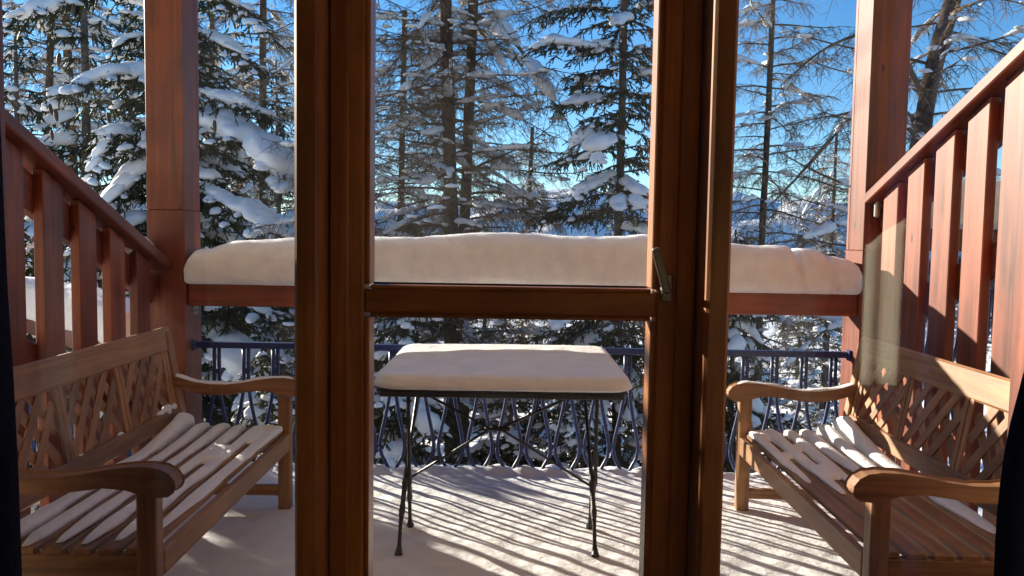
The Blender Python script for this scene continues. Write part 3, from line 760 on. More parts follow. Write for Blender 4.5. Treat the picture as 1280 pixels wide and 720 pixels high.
def slat_snow(acc, x, y0, y1, w, h, seed, z=.396, heap=0, taper=0):
    n = max(12, int((y1 - y0) / .02)); m = 12
    ys_ = np.linspace(y0, y1, n)
    rs = np.random.RandomState(seed)
    t = (ys_ - y0) / (y1 - y0)
    ef = np.sqrt(np.clip(np.minimum(ys_ - y0, y1 - ys_) / .05, 0, 1))
    if taper: ef = ef * np.clip((y1 - ys_) / taper, 0, 1) ** .5 if taper > 0 else ef * np.clip((ys_ - y0) / -taper, 0, 1) ** .5
    nz = vnoise(np.stack([ys_ * 5, ys_ * 0 + seed, ys_ * 0], -1), seed, 1.6)
    hw = w / 2 * (.93 + .12 * nz) * (.35 + .65 * ef); hh = h * (.9 + .22 * nz) * ef + .002
    if heap: hh = hh + heap * np.clip(1 - np.abs(ys_ - (y0 + .12)) / .42, 0, 1) ** 1.5
    a = np.linspace(0, math.pi, m)
    V = np.zeros((n, m, 3))
    V[:, :, 0] = x + hw[:, None] * np.cos(a)[None] * .999 + .004 * nz[:, None]
    V[:, :, 1] = ys_[:, None]
    V[:, :, 2] = z + hh[:, None] * (np.sin(a) ** .42)[None] - .003
    i = np.arange(n - 1)[:, None]; j = np.arange(m)[None]
    p = i * m + j; q = i * m + (j + 1) % m
    F = np.concatenate([np.stack([p, q, q + m], -1).reshape(-1, 3), np.stack([p, q + m, p + m], -1).reshape(-1, 3)])
    for b0, rev in ((0, False), ((n - 1) * m, True)):
        cf = np.array([[b0, b0 + k + 1, b0 + k] if not rev else [b0, b0 + k, b0 + k + 1] for k in range(1, m - 1)]); F = np.concatenate([F, cf])
    acc.add(V.reshape(-1, 3), F)
def arm_snow(acc, y, seed, x0=.0, x1=.60):
    n = 24; xs = np.linspace(x0, x1, n); zt = np.interp(xs, [-.035, .04, .12, .20, .28, .36, .43, .50, .56, .60, .625], [.668, .640, .617, .606, .606, .616, .630, .640, .642, .636, .622])
    P = np.stack([xs, xs * 0 + y, zt - .004], -1)
    e = np.sqrt(np.clip(np.minimum(xs - x0, x1 - xs) / .05, 0, 1)); a = np.linspace(0, math.pi, 9)
    hh = (.014 + .004 * np.sin(xs * 31 + seed)) * e + .001; hw = .031 * (.4 + .6 * e)
    V = np.stack([np.repeat(xs[:, None], 9, 1), y + hw[:, None] * np.cos(a)[None], (zt - .003)[:, None] + hh[:, None] * (np.sin(a) ** .7)[None]], -1)
    i = np.arange(n - 1)[:, None]; j = np.arange(8)[None]; p = i * 9 + j
    F = np.concatenate([np.stack([p, p + 10, p + 1], -1).reshape(-1, 3), np.stack([p, p + 9, p + 10], -1).reshape(-1, 3)])
    acc.add(V.reshape(-1, 3), F)
# left bench snow (far end is local y = BL)
acc = Acc()
xs_ = [.098 + .0845 * i for i in range(6)]
for i, x in enumerate(xs_):
    st = [.02, .02, .05, .04, .07, .16][i]
    hp_ = [.075, .03, .02, .015, .01, .01][i]
    n0 = acc.n
    # heap gathers at the far end: build reversed then flip y
    a2 = Acc(); slat_snow(a2, x, .03, BL - st, .070 if i < 1 else .058, [.024, .017, .016, .016, .015, .012][i], 50 + i, heap=hp_, taper=[.05, .08, .22, .16, .25, .3][i])
    V = a2.V[0].copy(); V[:, 1] = BL - V[:, 1]; acc.add(V, a2.F[0][:, ::-1])
for y0, y1, x in ((BL - .34, BL - .10, xs_[4]), (BL - .66, BL - .40, xs_[3]), (BL - .12, BL - .02, xs_[4])):
    slat_snow(acc, x + .042, y0, y1, .10, .028, 70 + int(y0 * 10))
arm_snow(acc, BL - .03, 1); 
Vb, Fb = ico(3)
for q, (yy, zz, r) in enumerate(((BL - .10, .506, .022), (BL - .17, .504, .028), (BL - .235, .503, .018), (BL - .62, .503, .012))):
    d = 1 + .2 * vnoise(Vb, 90 + q, 3); acc.add(Vb * d[:, None] * np.array([r * .7, r * 1.6, r * .8]) + np.array([.045 - .17 * .1 + .006, yy, zz]), Fb)
o = link('bench_snow', acc.mesh('bench_snow'), M_snow, None, bl.matrix_basis.copy()); tag(o, 'snow lying in strips along the slats of the shaded bench', 'snow', kind='stuff')
# right bench snow (far end is local y = 0): far half only
acc = Acc()
ends = [.92, .80, .98, .86, .98, .86]
for i, x in enumerate(xs_):
    slat_snow(acc, x, .03, ends[i], [.078, .062, .060, .059, .058, .054][i], [.036, .024, .021, .020, .018, .014][i], 110 + i, heap=[.09, .05, .02, .02, .015, .01][i], taper=[.5, .3, .35, .3, .35, .4][i])
slat_snow(acc, xs_[0] - .01, .95, 1.38, .08, .016, 131, taper=.2)
for y0, y1, k in ((.03, .20, 4), (.42, .50, 4), (.62, .80, 3), (.30, .38, 3)):
    slat_snow(acc, xs_[k] + .042, y0, y1, .09, .026, 140 + k + int(y0 * 9))
arm_snow(acc, .03, 2)
o = link('bench_snow', acc.mesh('bench_snow'), M_snow, None, br.matrix_basis.copy()); tag(o, 'snow on the far half of the sunlit bench seat, melting into tapered strips', 'snow', kind='stuff')

# ================================================================== TREES
ICO1, ICO2, ICO3 = ico(1), ico(2), ico(3)
SNOWB = []
for q in range(8):      # eight uneven lumps of snow, flatter below
    V, F = ICO3 if q < 4 else ICO2
    d = 1 + .24 * vnoise(V, 200 + q, 1.7) + .10 * vnoise(V, 300 + q, 4.5)
    V = V * d[:, None]; V[:, 2] = np.where(V[:, 2] < 0, V[:, 2] * .55, V[:, 2])
    SNOWB.append((V, F))
def unit(v): return v / (np.linalg.norm(v, axis=-1, keepdims=True) + 1e-9)
def tuft_template(nn, rs):
    """needle-clad twig end along +Z, length 1, half width 1: three-sided core and rings of flat needles"""
    V = []; k = 3
    for z, r in ((.02, .30), (.82, .27)):
        for a in range(k): V.append((r * math.cos(a * 2.094), r * math.sin(a * 2.094), z))
    V.append((0, 0, 1.0)); F = []
    for a in range(k):
        b = (a + 1) % k
        F += [(a, b, 3 + a), (b, 3 + b, 3 + a), (3 + a, 3 + b, 6)]
    for i in range(nn):
        z = .02 + .80 * (i + rs.rand() * .6) / nn; a = i * 2.4 + rs.rand() * .5
        d = np.array([math.cos(a), math.sin(a), 0]); t = np.array([-math.sin(a), math.cos(a), 0])
        p = d * .2 + np.array([0, 0, z]); tip = d * (.8 + .3 * rs.rand()) + np.array([0, 0, z + .16 + .08 * rs.rand()])
        n0 = len(V); V += [tuple(p + t * .22 + np.array([0, 0, .05])), tuple(p - t * .22), tuple(tip)]; F.append((n0, n0 + 1, n0 + 2))
    return np.array(V), np.array(F)
_rs = np.random.RandomState(7)
TUFT_NEAR = tuft_template(6, _rs); TUFT_FAR = tuft_template(3, _rs)
def place(tmpl, P, D, L, Wd, rs):
    """copies of a Z-aligned template at P along D, length L, half width Wd"""
    V, F = tmpl; N = len(P)
    D = unit(D); ref = np.tile([0.37, 0.91, 0.17], (N, 1)); ref[np.abs((D * ref).sum(1)) > .92] = (1, 0, 0)
    U = unit(np.cross(D, ref)); Wv = np.cross(D, U); a = rs.rand(N) * 6.28
    U2 = U * np.cos(a)[:, None] + Wv * np.sin(a)[:, None]; W2 = np.cross(D, U2)
    O = P[:, None] + (U2[:, None] * V[None, :, 0:1] + W2[:, None] * V[None, :, 1:2]) * Wd[:, None, None] + D[:, None] * V[None, :, 2:3] * L[:, None, None]
    return O.reshape(-1, 3), (F[None] + (np.arange(N) * len(V))[:, None, None]).reshape(-1, 3)
def put_snow(acc, c, r, rs, near):
    """one lump; c centre of its underside, r (along, across, high), yaw and pitch in r[3:5]"""
    V, F = SNOWB[rs.randint(0, 4) if near else rs.randint(4, 8)]
    rz = rs.rand() * 6.28; V0 = V.copy(); V0[:, :2] = V[:, :2] @ np.array([[math.cos(rz), -math.sin(rz)], [math.sin(rz), math.cos(rz)]])
    V0 = V0 * np.array(r[:3])
    ya, pi = r[3], r[4]
    cp, sp = math.cos(pi), math.sin(pi)
    x = V0[:, 0] * cp - V0[:, 2] * sp * .35; z = V0[:, 0] * sp + V0[:, 2]
    X_ = x * math.cos(ya) - V0[:, 1] * math.sin(ya); Y_ = x * math.sin(ya) + V0[:, 1] * math.cos(ya)
    acc.add(np.stack([X_, Y_, z], -1) + np.asarray(c), F)
def resample(P, n):
    P = np.asarray(P, float); s = np.concatenate([[0], np.cumsum(np.linalg.norm(np.diff(P, axis=0), axis=1))])
    t = np.linspace(0, s[-1], n)
    return np.stack([np.interp(t, s, P[:, i]) for i in range(3)], -1), s[-1]
def smooth_line(P, n):
    """Catmull-like resample of a few points"""
    P = np.asarray([list(p) for p in P], float)
    Q, L = resample(P, n * 3)
    for _ in range(4): Q[1:-1] = (Q[:-2] + 2 * Q[1:-1] + Q[2:]) / 4
    return resample(Q, n)[0]

def trunk_mesh(line, r0, r1, seed, k=12):
    n = len(line); rad = np.linspace(r0, r1, n)
    V, F = tubes(line[None], rad[None], k)
    V = V + unit(V - np.repeat(line, k, 0)) * (rad.repeat(k) * .14 * vnoise(V * np.array([1, 1, .35]), seed, 9))[:, None]
    return V, F

def finish_tree(name, label, cat, group, base, trunkVF, crown, twigs, snow, m_trunk, m_crown, m_twig, extra=None):
    root = empty(name, base); tag(root, label, cat, group); base = np.array(list(base))
    def part(nm, me, mat): return link(nm, me, mat, root, Matrix.Translation(Vector(base)))
    V, F = trunkVF; part('trunk', np_mesh('trunk', V - base, F), m_trunk)
    for nm, a, mt in (('crown', crown, m_crown), ('branches', twigs, m_twig), ('branch_snow', snow, M_snow_tree)):
        if a is not None and a.n:
            me = a.mesh(nm); co = np.empty(len(me.vertices) * 3, np.float32); me.vertices.foreach_get('co', co)
            me.vertices.foreach_set('co', (co.reshape(-1, 3) - base).astype(np.float32).ravel()); me.update()
            if nm == 'branch_snow': link(nm, me, mt, last, Matrix.Translation(Vector(base)))
            else: last = part(nm, me, mt)
    return root

def spruce_branch(p0, az, L, el0, droop, rs, n=9):
    s = np.linspace(0, 1, n)
    el = el0 - droop * np.sin(s * np.pi * .62) + .35 * droop * s ** 3
    d = np.stack([np.cos(az + .15 * s * rs.randn()) * np.cos(el), np.sin(az) * np.cos(el), np.sin(el)], -1)
    return p0 + np.concatenate([[[0, 0, 0]], np.cumsum(d[:-1] * (L / (n - 1)), 0)])

def dress_spruce(br, L, crown, twigs, snow, rs, near, tl, snow_p, snow_r, dens=1.0, hang=.75, fine=True):
    """needled twigs and snow on one branch polyline"""
    n = len(br); s = np.linspace(0, 1, n)
    V, F = tubes(br[None], (np.linspace(.020, .006, n) * (.6 + .4 * min(1, L / 2)))[None], 5); twigs.add(V, F)
    dirb = unit(np.gradient(br, axis=0))
    # side shoots
    ns = max(4, int(L * 9 * dens)); ss = np.sort(rs.uniform(.10, 1, ns)); ss[-1] = .99
    side = np.where(np.arange(ns) % 2, 1, -1)
    P0 = np.stack([np.interp(ss, s, br[:, i]) for i in range(3)], -1); Dm = np.stack([np.interp(ss, s, dirb[:, i]) for i in range(3)], -1)
    lat = unit(np.cross(Dm, np.array([0, 0, 1.0]))) * side[:, None]
    fw = rs.uniform(.45, .95, ns)[:, None]
    sl = (.42 * L * (1 - .75 * ss) * rs.uniform(.55, 1.1, ns) + .10)
    m = 6; t = np.linspace(0, 1, m)
    Dd = unit(Dm * fw + lat * rs.uniform(.5, 1, ns)[:, None])
    Q = P0[:, None] + Dd[:, None] * (sl[:, None] * t[None])[..., None]
    Q[:, :, 2] -= (sl[:, None] * t[None] ** 1.6) * rs.uniform(.15, .55, ns)[:, None]
    V, F = tubes(Q, np.linspace(.008, .003, m)[None] * np.ones((ns, 1)), 3); twigs.add(V, F)
    # needle tufts along the shoots and the branch
    tp, td = [], []
    for i in range(ns):
        k = max(3, int(sl[i] / (tl * .42) * dens)); u = rs.uniform(.05, 1, k)
        pts = np.stack([np.interp(u, t, Q[i, :, j]) for j in range(3)], -1)
        tp.append(pts); dirs = Dd[i] * .7 + rs.normal(size=(k, 3)) * .42 + np.array([0, 0, -hang]) * rs.uniform(.2, 1.25, (k, 1)); td.append(dirs)
    kb = max(4, int(L / (tl * .40) * dens)); u = rs.uniform(.08, 1, kb)
    pts = np.stack([np.interp(u, s, br[:, j]) for j in range(3)], -1); tp.append(pts)
    bd = np.stack([np.interp(u, s, dirb[:, j]) for j in range(3)], -1); td.append(bd * .8 + rs.normal(size=(kb, 3)) * .5 + np.array([0, 0, -.45]))
    tp = np.concatenate(tp); td = np.concatenate(td); N = len(tp)
    V, F = place(TUFT_NEAR if near else TUFT_FAR, tp, td, tl * rs.uniform(.55, 1.25, N), tl * .20 * rs.uniform(.75, 1.3, N), rs); crown.add(V, F)
    # pillows of snow along the branch
    az = math.atan2(dirb[-1, 1], dirb[-1, 0])
    if rs.rand() < snow_p:
        a0 = rs.uniform(.15, .45); a1 = rs.uniform(.75, 1.0); k = max(2, int((a1 - a0) * L / (snow_r * .75)))
        for u_ in np.linspace(a0, a1, k):
            c = np.array([np.interp(u_, s, br[:, j]) for j in range(3)]); dz = np.interp(u_, s, dirb[:, 2])
            r = snow_r * rs.uniform(.6, 1.15) * (.55 + .75 * math.sin(math.pi * min(1, .15 + .8 * (u_ - a0) / (a1 - a0 + .01))))
            put_snow(snow, c + np.array([rs.normal() * .03, rs.normal() * .03, .01]), (r * 1.25, r * rs.uniform(.75, 1.15), r * rs.uniform(.5, .8), az, math.atan(dz)), rs, fine)
    # small caps on side shoots
    for i in range(ns):
        if rs.rand() < snow_p * .55:
            u_ = rs.uniform(.4, .9); c = np.array([np.interp(u_, t, Q[i, :, j]) for j in range(3)])
            r = snow_r * rs.uniform(.18, .5)
            put_snow(snow, c, (r * 1.6, r, r * .7, math.atan2(Dd[i, 1], Dd[i, 0]), -.3), rs, False)

def spruce(name, label, trunk_pts, r0, r1, zlo, zhi, rad_lo, rad_hi, nbr, seed, near=True, tl=.15, snow_p=.6, snow_r=.16, hero=(), group=None, mat=None, dens=1.0, cones=0, avoid=None, droop=.45):
    rs = np.random.RandomState(seed)
    line = smooth_line(trunk_pts, 26); tv = trunk_mesh(line, r0, r1, seed)
    crown, twigs, snow = Acc(), Acc(), Acc()
    zs = np.sort(rs.uniform(0, 1, nbr)) ; az = np.arange(nbr) * 2.39996 + rs.rand() * 6
    for i in range(nbr):
        z = zlo + (zhi - zlo) * zs[i]
        p = np.array([np.interp(z, line[:, 2], line[:, j]) for j in range(2)] + [z])
        L = (rad_lo + (rad_hi - rad_lo) * zs[i] ** .9) * rs.uniform(.65, 1.1)
        a = az[i] + rs.normal() * .25
        if avoid and avoid(p, a, L): continue
        br = spruce_branch(p, a, L, rs.uniform(-.05, .35) * (.4 + .9 * zs[i]), droop * rs.uniform(.6, 1.3), rs)
        dress_spruce(br, L, crown, twigs, snow, rs, near, tl, snow_p, snow_r * min(1.2, .45 + .4 * L), dens, fine=False)
    for pts, sr in hero:
        br = smooth_line(pts, 11); L = resample(br, 2)[1]
        dress_spruce(br, L * .8, crown, twigs, snow, rs, near, tl, 1.0, sr, dens * 1.3)
    root = finish_tree(name, label, 'tree', group, line[0], tv, crown, twigs, snow, M_bark2, mat or M_needle, M_bark2)
    return root, (crown, rs)

def larch(name, label, trunk_pts, r0, r1, zlo, zhi, blen, nbr, seed, snow_p=.5, snow_r=.10, hero=(), group=None, twig_r=.0045, dens=1.0, sub=1.0, droop=.35, az_ok=None):
    rs = np.random.RandomState(seed)
    line = smooth_line(trunk_pts, 30); tv = trunk_mesh(line, r0, r1, seed)
    twigs, snow = Acc(), Acc()
    brs = []
    for i in range(nbr):
        f = (i + rs.rand()) / nbr; z = zlo + (zhi - zlo) * f
        p = np.array([np.interp(z, line[:, 2], line[:, j]) for j in range(2)] + [z])
        a = i * 2.39996 + rs.normal() * .4
        if az_ok and not az_ok(a): continue
        L = blen(f) * rs.uniform(.5, 1.1); n = 10; s = np.linspace(0, 1, n)
        el = rs.uniform(-.15, .35) - droop * rs.uniform(.6, 1.5) * np.sin(s * 2.3) + .55 * s ** 2 * rs.uniform(.3, 1.2)
        aa = a + np.cumsum(rs.normal(size=n) * .07)
        d = np.stack([np.cos(aa) * np.cos(el), np.sin(aa) * np.cos(el), np.sin(el)], -1)
        br = p + np.concatenate([[[0, 0, 0]], np.cumsum(d[:-1] * (L / (n - 1)), 0)])
        brs.append((br, L, .011 + .006 * L, snow_p, snow_r))
    for pts, th, sp, sr in hero:
        b = smooth_line(pts, 14); brs.append((b, resample(b, 2)[1], th, sp, sr))
    SUB, SL = [], []
    for br, L, th, sp, sr in brs:
        n = len(br); s = np.linspace(0, 1, n)
        V, F = tubes(br[None], np.linspace(th, .005, n)[None], 6); twigs.add(V, F)
        dirb = unit(np.gradient(br, axis=0))
        ns = max(5, int(L * 11 * sub)); ss = rs.uniform(.08, 1, ns); m = 6; t = np.linspace(0, 1, m)
        P0 = np.stack([np.interp(ss, s, br[:, i]) for i in range(3)], -1); Dm = np.stack([np.interp(ss, s, dirb[:, i]) for i in range(3)], -1)
        lat = unit(np.cross(Dm, np.array([0, 0, 1.0]))) * np.where(rs.rand(ns) < .5, 1, -1)[:, None]
        Dd = unit(Dm * rs.uniform(.2, .9, ns)[:, None] + lat * rs.uniform(.1, 1, ns)[:, None] + np.array([0, 0, 1]) * rs.uniform(-.5, .35, ns)[:, None])
        sl = rs.uniform(.18, .62, ns) * min(1.3, .5 + .3 * L) * (1.1 - .4 * ss)
        Q = P0[:, None] + Dd[:, None] * (sl[:, None] * t[None])[..., None]
        Q[:, :, 2] -= sl[:, None] * t[None] ** 1.8 * rs.uniform(.1, .9, ns)[:, None]
        Q[:, :, :2] += np.cumsum(rs.normal(size=(ns, m, 2)) * .012, 1)
        SUB.append(Q); SL.append(sl)
        az = math.atan2(dirb[n // 2, 1], dirb[n // 2, 0])
        if rs.rand() < sp:
            a0 = rs.uniform(.05, .4); a1 = rs.uniform(.5, .98); k = max(3, int((a1 - a0) * L / (sr * .55))); ph = rs.rand() * 6
            for u_ in np.sort(rs.uniform(a0, a1, k)):
                sw = .72 + .42 * math.sin(u_ * L * 5 + ph)
                if sw < .42: continue
                c = np.array([np.interp(u_, s, br[:, j]) for j in range(3)]); dz = np.interp(u_, s, dirb[:, 2])
                r = sr * rs.uniform(.7, 1.1) * sw * min(1, .45 + 2.2 * (1 - u_))
                put_snow(snow, c + np.array([0, 0, .012]), (r * 1.35, r * rs.uniform(.6, .9), r * rs.uniform(.45, .85), math.atan2(np.interp(u_, s, dirb[:, 1]), np.interp(u_, s, dirb[:, 0])), math.atan(dz)), rs, False)
    Q = np.concatenate(SUB); sl = np.concatenate(SL); ns = len(Q); m = Q.shape[1]; t = np.linspace(0, 1, m)
    V, F = tubes(Q, np.linspace(twig_r * 1.5, twig_r * .7, m)[None] * np.ones((ns, 1)), 3, False); twigs.add(V, F)
    # fine hanging twigs
    k = int(9 * dens); u = rs.uniform(.08, 1, (ns, k)); i0 = np.clip((u * (m - 1)).astype(int), 0, m - 2); fr = u * (m - 1) - i0
    r_ = np.arange(ns)[:, None]
    P0 = (Q[r_, i0] * (1 - fr)[..., None] + Q[r_, i0 + 1] * fr[..., None]).reshape(-1, 3); N = len(P0)
    D = unit(rs.normal(size=(N, 3)) * np.array([1, 1, .6]) + np.array([0, 0, -.35])); l = rs.uniform(.05, .26, N)
    tt = np.array([0, 1.0]); T = P0[:, None] + D[:, None] * (l[:, None] * tt[None])[..., None]
    T[:, :, 2] -= l[:, None] * tt[None] ** 2 * rs.uniform(-.1, .6, N)[:, None]
    V, F = tubes(T, np.array([twig_r * .8, twig_r * .4])[None] * np.ones((N, 1)), 3, False); twigs.add(V, F)
    # pinches of snow caught in the twigs
    for q in rs.choice(ns, int(ns * snow_p * .16), False):
        c = Q[q, rs.randint(1, 5)]; r = rs.uniform(.025, .075); V, F = SNOWB[4 + q % 4] if q % 3 == 0 else (SNOWB[4][0][:0], None)
        if F is None:
            d = 1 + .3 * vnoise(ICO1[0], q, 2); acc_v = ICO1[0] * d[:, None] * np.array([r * 1.7, r * 1.2, r * .5]) + c + np.array([0, 0, r * .3]); snow.add(acc_v, ICO1[1])
        else: put_snow(snow, c, (r * 2.0, r, r * .6, rs.rand() * 6, -.2), rs, False)
    return finish_tree(name, label, 'tree', group, line[0], tv, None, twigs, snow, M_bark, None, M_twig)

def A(px, py, y): return tuple(at(px, py, y))
def ground(p): return (p[0], p[1], float(terrain_z(np.array(p[0]), np.array(p[1]))) - .1)
def below(px, py, y, px2=None):
    """foot of a trunk seen at (px, py): straight down to the snow"""
    p = at(px2 or px, py, y); return ground((p.x, p.y))

# 1  heavy near spruce beside the shaded post
Y1 = 16.0
t1 = A(205, 100, Y1)
sp1, _ = spruce('spruce_tree', 'dark spruce with heavy pillows of snow behind the shaded post', [ground(t1), (t1[0], t1[1], 0), (t1[0] + .05, t1[1], 3.5), (t1[0] + .05, t1[1], 7.2)], .2, .03,
       -3.6, 7.0, 3.8, .5, 165, 11, True, .23, .42, .17, group=None, dens=1.2,
       hero=[([A(215, 95, Y1), A(160, 90, Y1 - 1.00), A(105, 100, Y1 - 1.62), A(60, 128, Y1 - 2.00)], 0.325),
             ([A(215, -30, Y1), A(120, -12, Y1 - 0.88), A(70, 5, Y1 - 1.50), A(15, 22, Y1 - 2.00)], 0.250),
             ([A(215, 150, Y1), A(262, 150, Y1 - 0.62), A(315, 172, Y1 - 1.12), A(350, 205, Y1 - 1.50), A(368, 245, Y1 - 1.69)], 0.338),
             ([A(215, 225, Y1), A(262, 240, Y1 - 0.88), A(320, 268, Y1 - 1.50), A(362, 300, Y1 - 1.88)], 0.275),
             ([A(215, 30, Y1), A(262, 42, Y1 - 0.62), A(300, 65, Y1 - 1.00), A(325, 92, Y1 - 1.25)], 0.163),
             ([A(215, -25, Y1), A(270, -5, Y1 - 0.62), A(305, 8, Y1 - 1.00), A(332, 38, Y1 - 1.25)], 0.237),
             ([A(215, 105, Y1), A(265, 118, Y1 - 0.62), A(310, 132, Y1 - 1.00), A(350, 150, Y1 - 1.12)], 0.175),
             ([A(215, 170, Y1), A(165, 215, Y1 - 0.88), A(135, 255, Y1 - 1.25), A(105, 295, Y1 - 1.50)], 0.275),
             ([A(215, 165, Y1), A(140, 160, Y1 - 1.00), A(125, 190, Y1 - 1.25), A(112, 225, Y1 - 1.38)], 0.213),
             ([A(215, 60, Y1), A(165, 45, Y1 - 0.75), A(150, 55, Y1 - 1.00), A(138, 72, Y1 - 1.12)], 0.200),
             ([A(215, 390, Y1), A(275, 420, Y1 - 1.00), A(300, 455, Y1 - 1.38), A(312, 505, Y1 - 1.62)], 0.300),
             ([A(215, 350, Y1), A(300, 370, Y1 - 1.00), A(345, 400, Y1 - 1.50), A(368, 440, Y1 - 1.75)], 0.250)])
CV, CF = tubes(np.array([[(0, 0, 0), (0, 0, -.02), (0, 0, -.07), (0, 0, -.14), (0, 0, -.2), (0, 0, -.22)]]), np.array([[.008, .024, .034, .033, .02, .005]]), 7)
cone_me = np_mesh('cone', CV + .004 * vnoise(CV, 77, 70)[:, None], CF); cone_me.materials.append(M_cone); crs = random.Random(8)
for px, py in ((62, 130), (69, 136), (74, 66), (92, 4), (134, 140), (64, 162), (268, 150)):
    k = crs.uniform(.8, 1.15)
    link('cone', cone_me, M_cone, sp1, Matrix.Translation(at(px, py, Y1 - crs.uniform(1.7, 2.3))) @ Matrix.Rotation(crs.uniform(-.25, .25), 4, 'Y') @ Matrix.Diagonal((k, k, k, 1)))
# narrow near spruce just outside the window's edge, its branches reaching in behind the shaded railing
spruce('spruce_tree', 'narrow near spruce whose boughs hang close behind the shaded sloping railing', [ground((-5.25, 6.7)), (-5.25, 6.7, 0), (-5.22, 6.7, 1.5), (-5.2, 6.7, 3.1)], .12, .03,
       -2.8, 3.0, 2.1, .7, 85, 12, True, .15, .42, .12, dens=1.5)
# 2, 3  the pair of tall larches
Y2 = 14.0
l2 = larch('larch_tree', 'tall bare larch with the thicker of two close dark trunks', [below(568, 590, Y2), A(566, 560, Y2), A(564, 290, Y2), A(561, 150, Y2), A(557, 0, Y2), A(553, -160, Y2)], .165, .09,
      -1.6, 6.9, lambda f: 2.7 - 1.0 * f, 105, 21, .68, .095, group=None, dens=.95,
      hero=[([A(560, -20, Y2), A(528, 30, Y2 - .6), A(500, 70, Y2 - 1.0), A(478, 95, Y2 - 1.2)], .032, 1.0, .10),
            ([A(560, 50, Y2), A(535, 80, Y2 - .4), A(510, 110, Y2 - .8), A(492, 145, Y2 - 1.0)], .030, 1.0, .13),
            ([A(560, 85, Y2), A(520, 105, Y2 - .5), A(490, 118, Y2 - .8), A(462, 132, Y2 - 1.0)], .026, 1.0, .13),
            ([A(563, 160, Y2), A(530, 168, Y2 - .6), A(505, 160, Y2 - .9), A(490, 152, Y2 - 1.0)], .022, 1.0, .10),
            ([A(563, 215, Y2), A(535, 228, Y2 - .4), A(500, 230, Y2 - .8), A(462, 212, Y2 - 1.0)], .026, 1.0, .12),
            ([A(560, 245, Y2), A(545, 258, Y2 - .5), A(535, 268, Y2 - .7), A(526, 280, Y2 - .8)], .024, 1.0, .20)])
l3 = larch('larch_tree', 'tall bare larch with the thinner leaning trunk and a bough bowed down by snow', [below(585, 590, Y2 + .8), A(578, 560, Y2 + .8), A(580, 290, Y2 + .8), A(586, 150, Y2 + .8), A(592, 0, Y2 + .8), A(597, -150, Y2 + .8)], .125, .075,
      -1.4, 7.0, lambda f: 2.9 - 1.1 * f, 95, 22, .68, .095, group=None, dens=.95,
      hero=[([A(592, 18, Y2 + .8), A(615, 32, Y2 + .2), A(640, 48, Y2 - .3), A(668, 85, Y2 - .7), A(690, 128, Y2 - .9), A(716, 160, Y2 - 1.0)], .060, 1.0, .23),
            ([A(590, 28, Y2 + .8), A(612, 52, Y2 + .3), A(625, 75, Y2 + .1), A(634, 105, Y2)], .026, 1.0, .11),
            ([A(586, 120, Y2 + .8), A(615, 135, Y2 + .4), A(645, 145, Y2), A(690, 170, Y2 - .4)], .028, 1.0, .12),
            ([A(584, 185, Y2 + .8), A(620, 195, Y2 + .4), A(650, 215, Y2 + .1), A(680, 232, Y2 - .2)], .026, 1.0, .11),
            ([A(584, 205, Y2 + .8), A(610, 225, Y2 + .4), A(645, 240, Y2 + .1), A(690, 262, Y2 - .2)], .022, .9, .09)])
# 4  slender spruce
Y4 = 12.5
spruce('spruce_tree', 'slender spruce with a visible grey trunk growing right of the larch pair', [below(772, 590, Y4), A(772, 420, Y4), A(773, 290, Y4), A(778, 120, Y4), A(780, 0, Y4), A(783, -130, Y4)], .085, .05,
       -2.6, 6.2, 2.35, .75, 112, 41, True, .14, .36, .13, dens=1.3,
       hero=[([A(779, 18, Y4), A(735, 8, Y4 - .5), A(695, 12, Y4 - .8), A(664, 26, Y4 - 1.0)], .05),
             ([A(778, 62, Y4), A(730, 60, Y4 - .5), A(690, 52, Y4 - .8), A(660, 62, Y4 - 1.0)], .15),
             ([A(778, 68, Y4), A(800, 60, Y4 - .2), A(825, 66, Y4 - .3), A(850, 72, Y4 - .4)], .12),
             ([A(778, 20, Y4), A(800, 8, Y4 - .2), A(825, 5, Y4 - .3), A(850, 12, Y4 - .4)], .12),
             ([A(775, 165, Y4), A(755, 172, Y4 - .6), A(742, 188, Y4 - .9), A(736, 205, Y4 - 1.0)], .20),
             ([A(775, 170, Y4), A(740, 165, Y4 - .3), A(722, 178, Y4 - .5), A(708, 200, Y4 - .6)], .14),
             ([A(773, 222, Y4), A(790, 232, Y4 - .6), A(797, 242, Y4 - .9), A(800, 255, Y4 - 1.0)], .22),
             ([A(773, 225, Y4), A(745, 228, Y4 - .4), A(722, 240, Y4 - .7), A(704, 255, Y4 - .9)], .15),
             ([A(772, 400, Y4), A(740, 420, Y4 - .6), A(725, 450, Y4 - .9), A(715, 480, Y4 - 1.0)], .26),
             ([A(772, 450, Y4), A(745, 480, Y4 - .6), A(725, 520, Y4 - .9), A(705, 575, Y4 - 1.0)], .34),
             ([A(772, 440, Y4), A(790, 470, Y4 - .5), A(800, 510, Y4 - .7), A(808, 560, Y4 - .8)], .26)])
# 5  thin larch by the mullion
Y5 = 16.0
larch('larch_tree', 'thin straight larch with short snowy branches between the door and the sunlit post', [below(945, 590, Y5), A(948, 450, Y5), A(952, 300, Y5), A(960, 150, Y5), A(966, 0, Y5), A(970, -120, Y5)], .085, .045,
      -3.2, 6.6, lambda f: 2.3 - 1.1 * f, 100, 51, .5, .09, dens=1.1, sub=1.0)
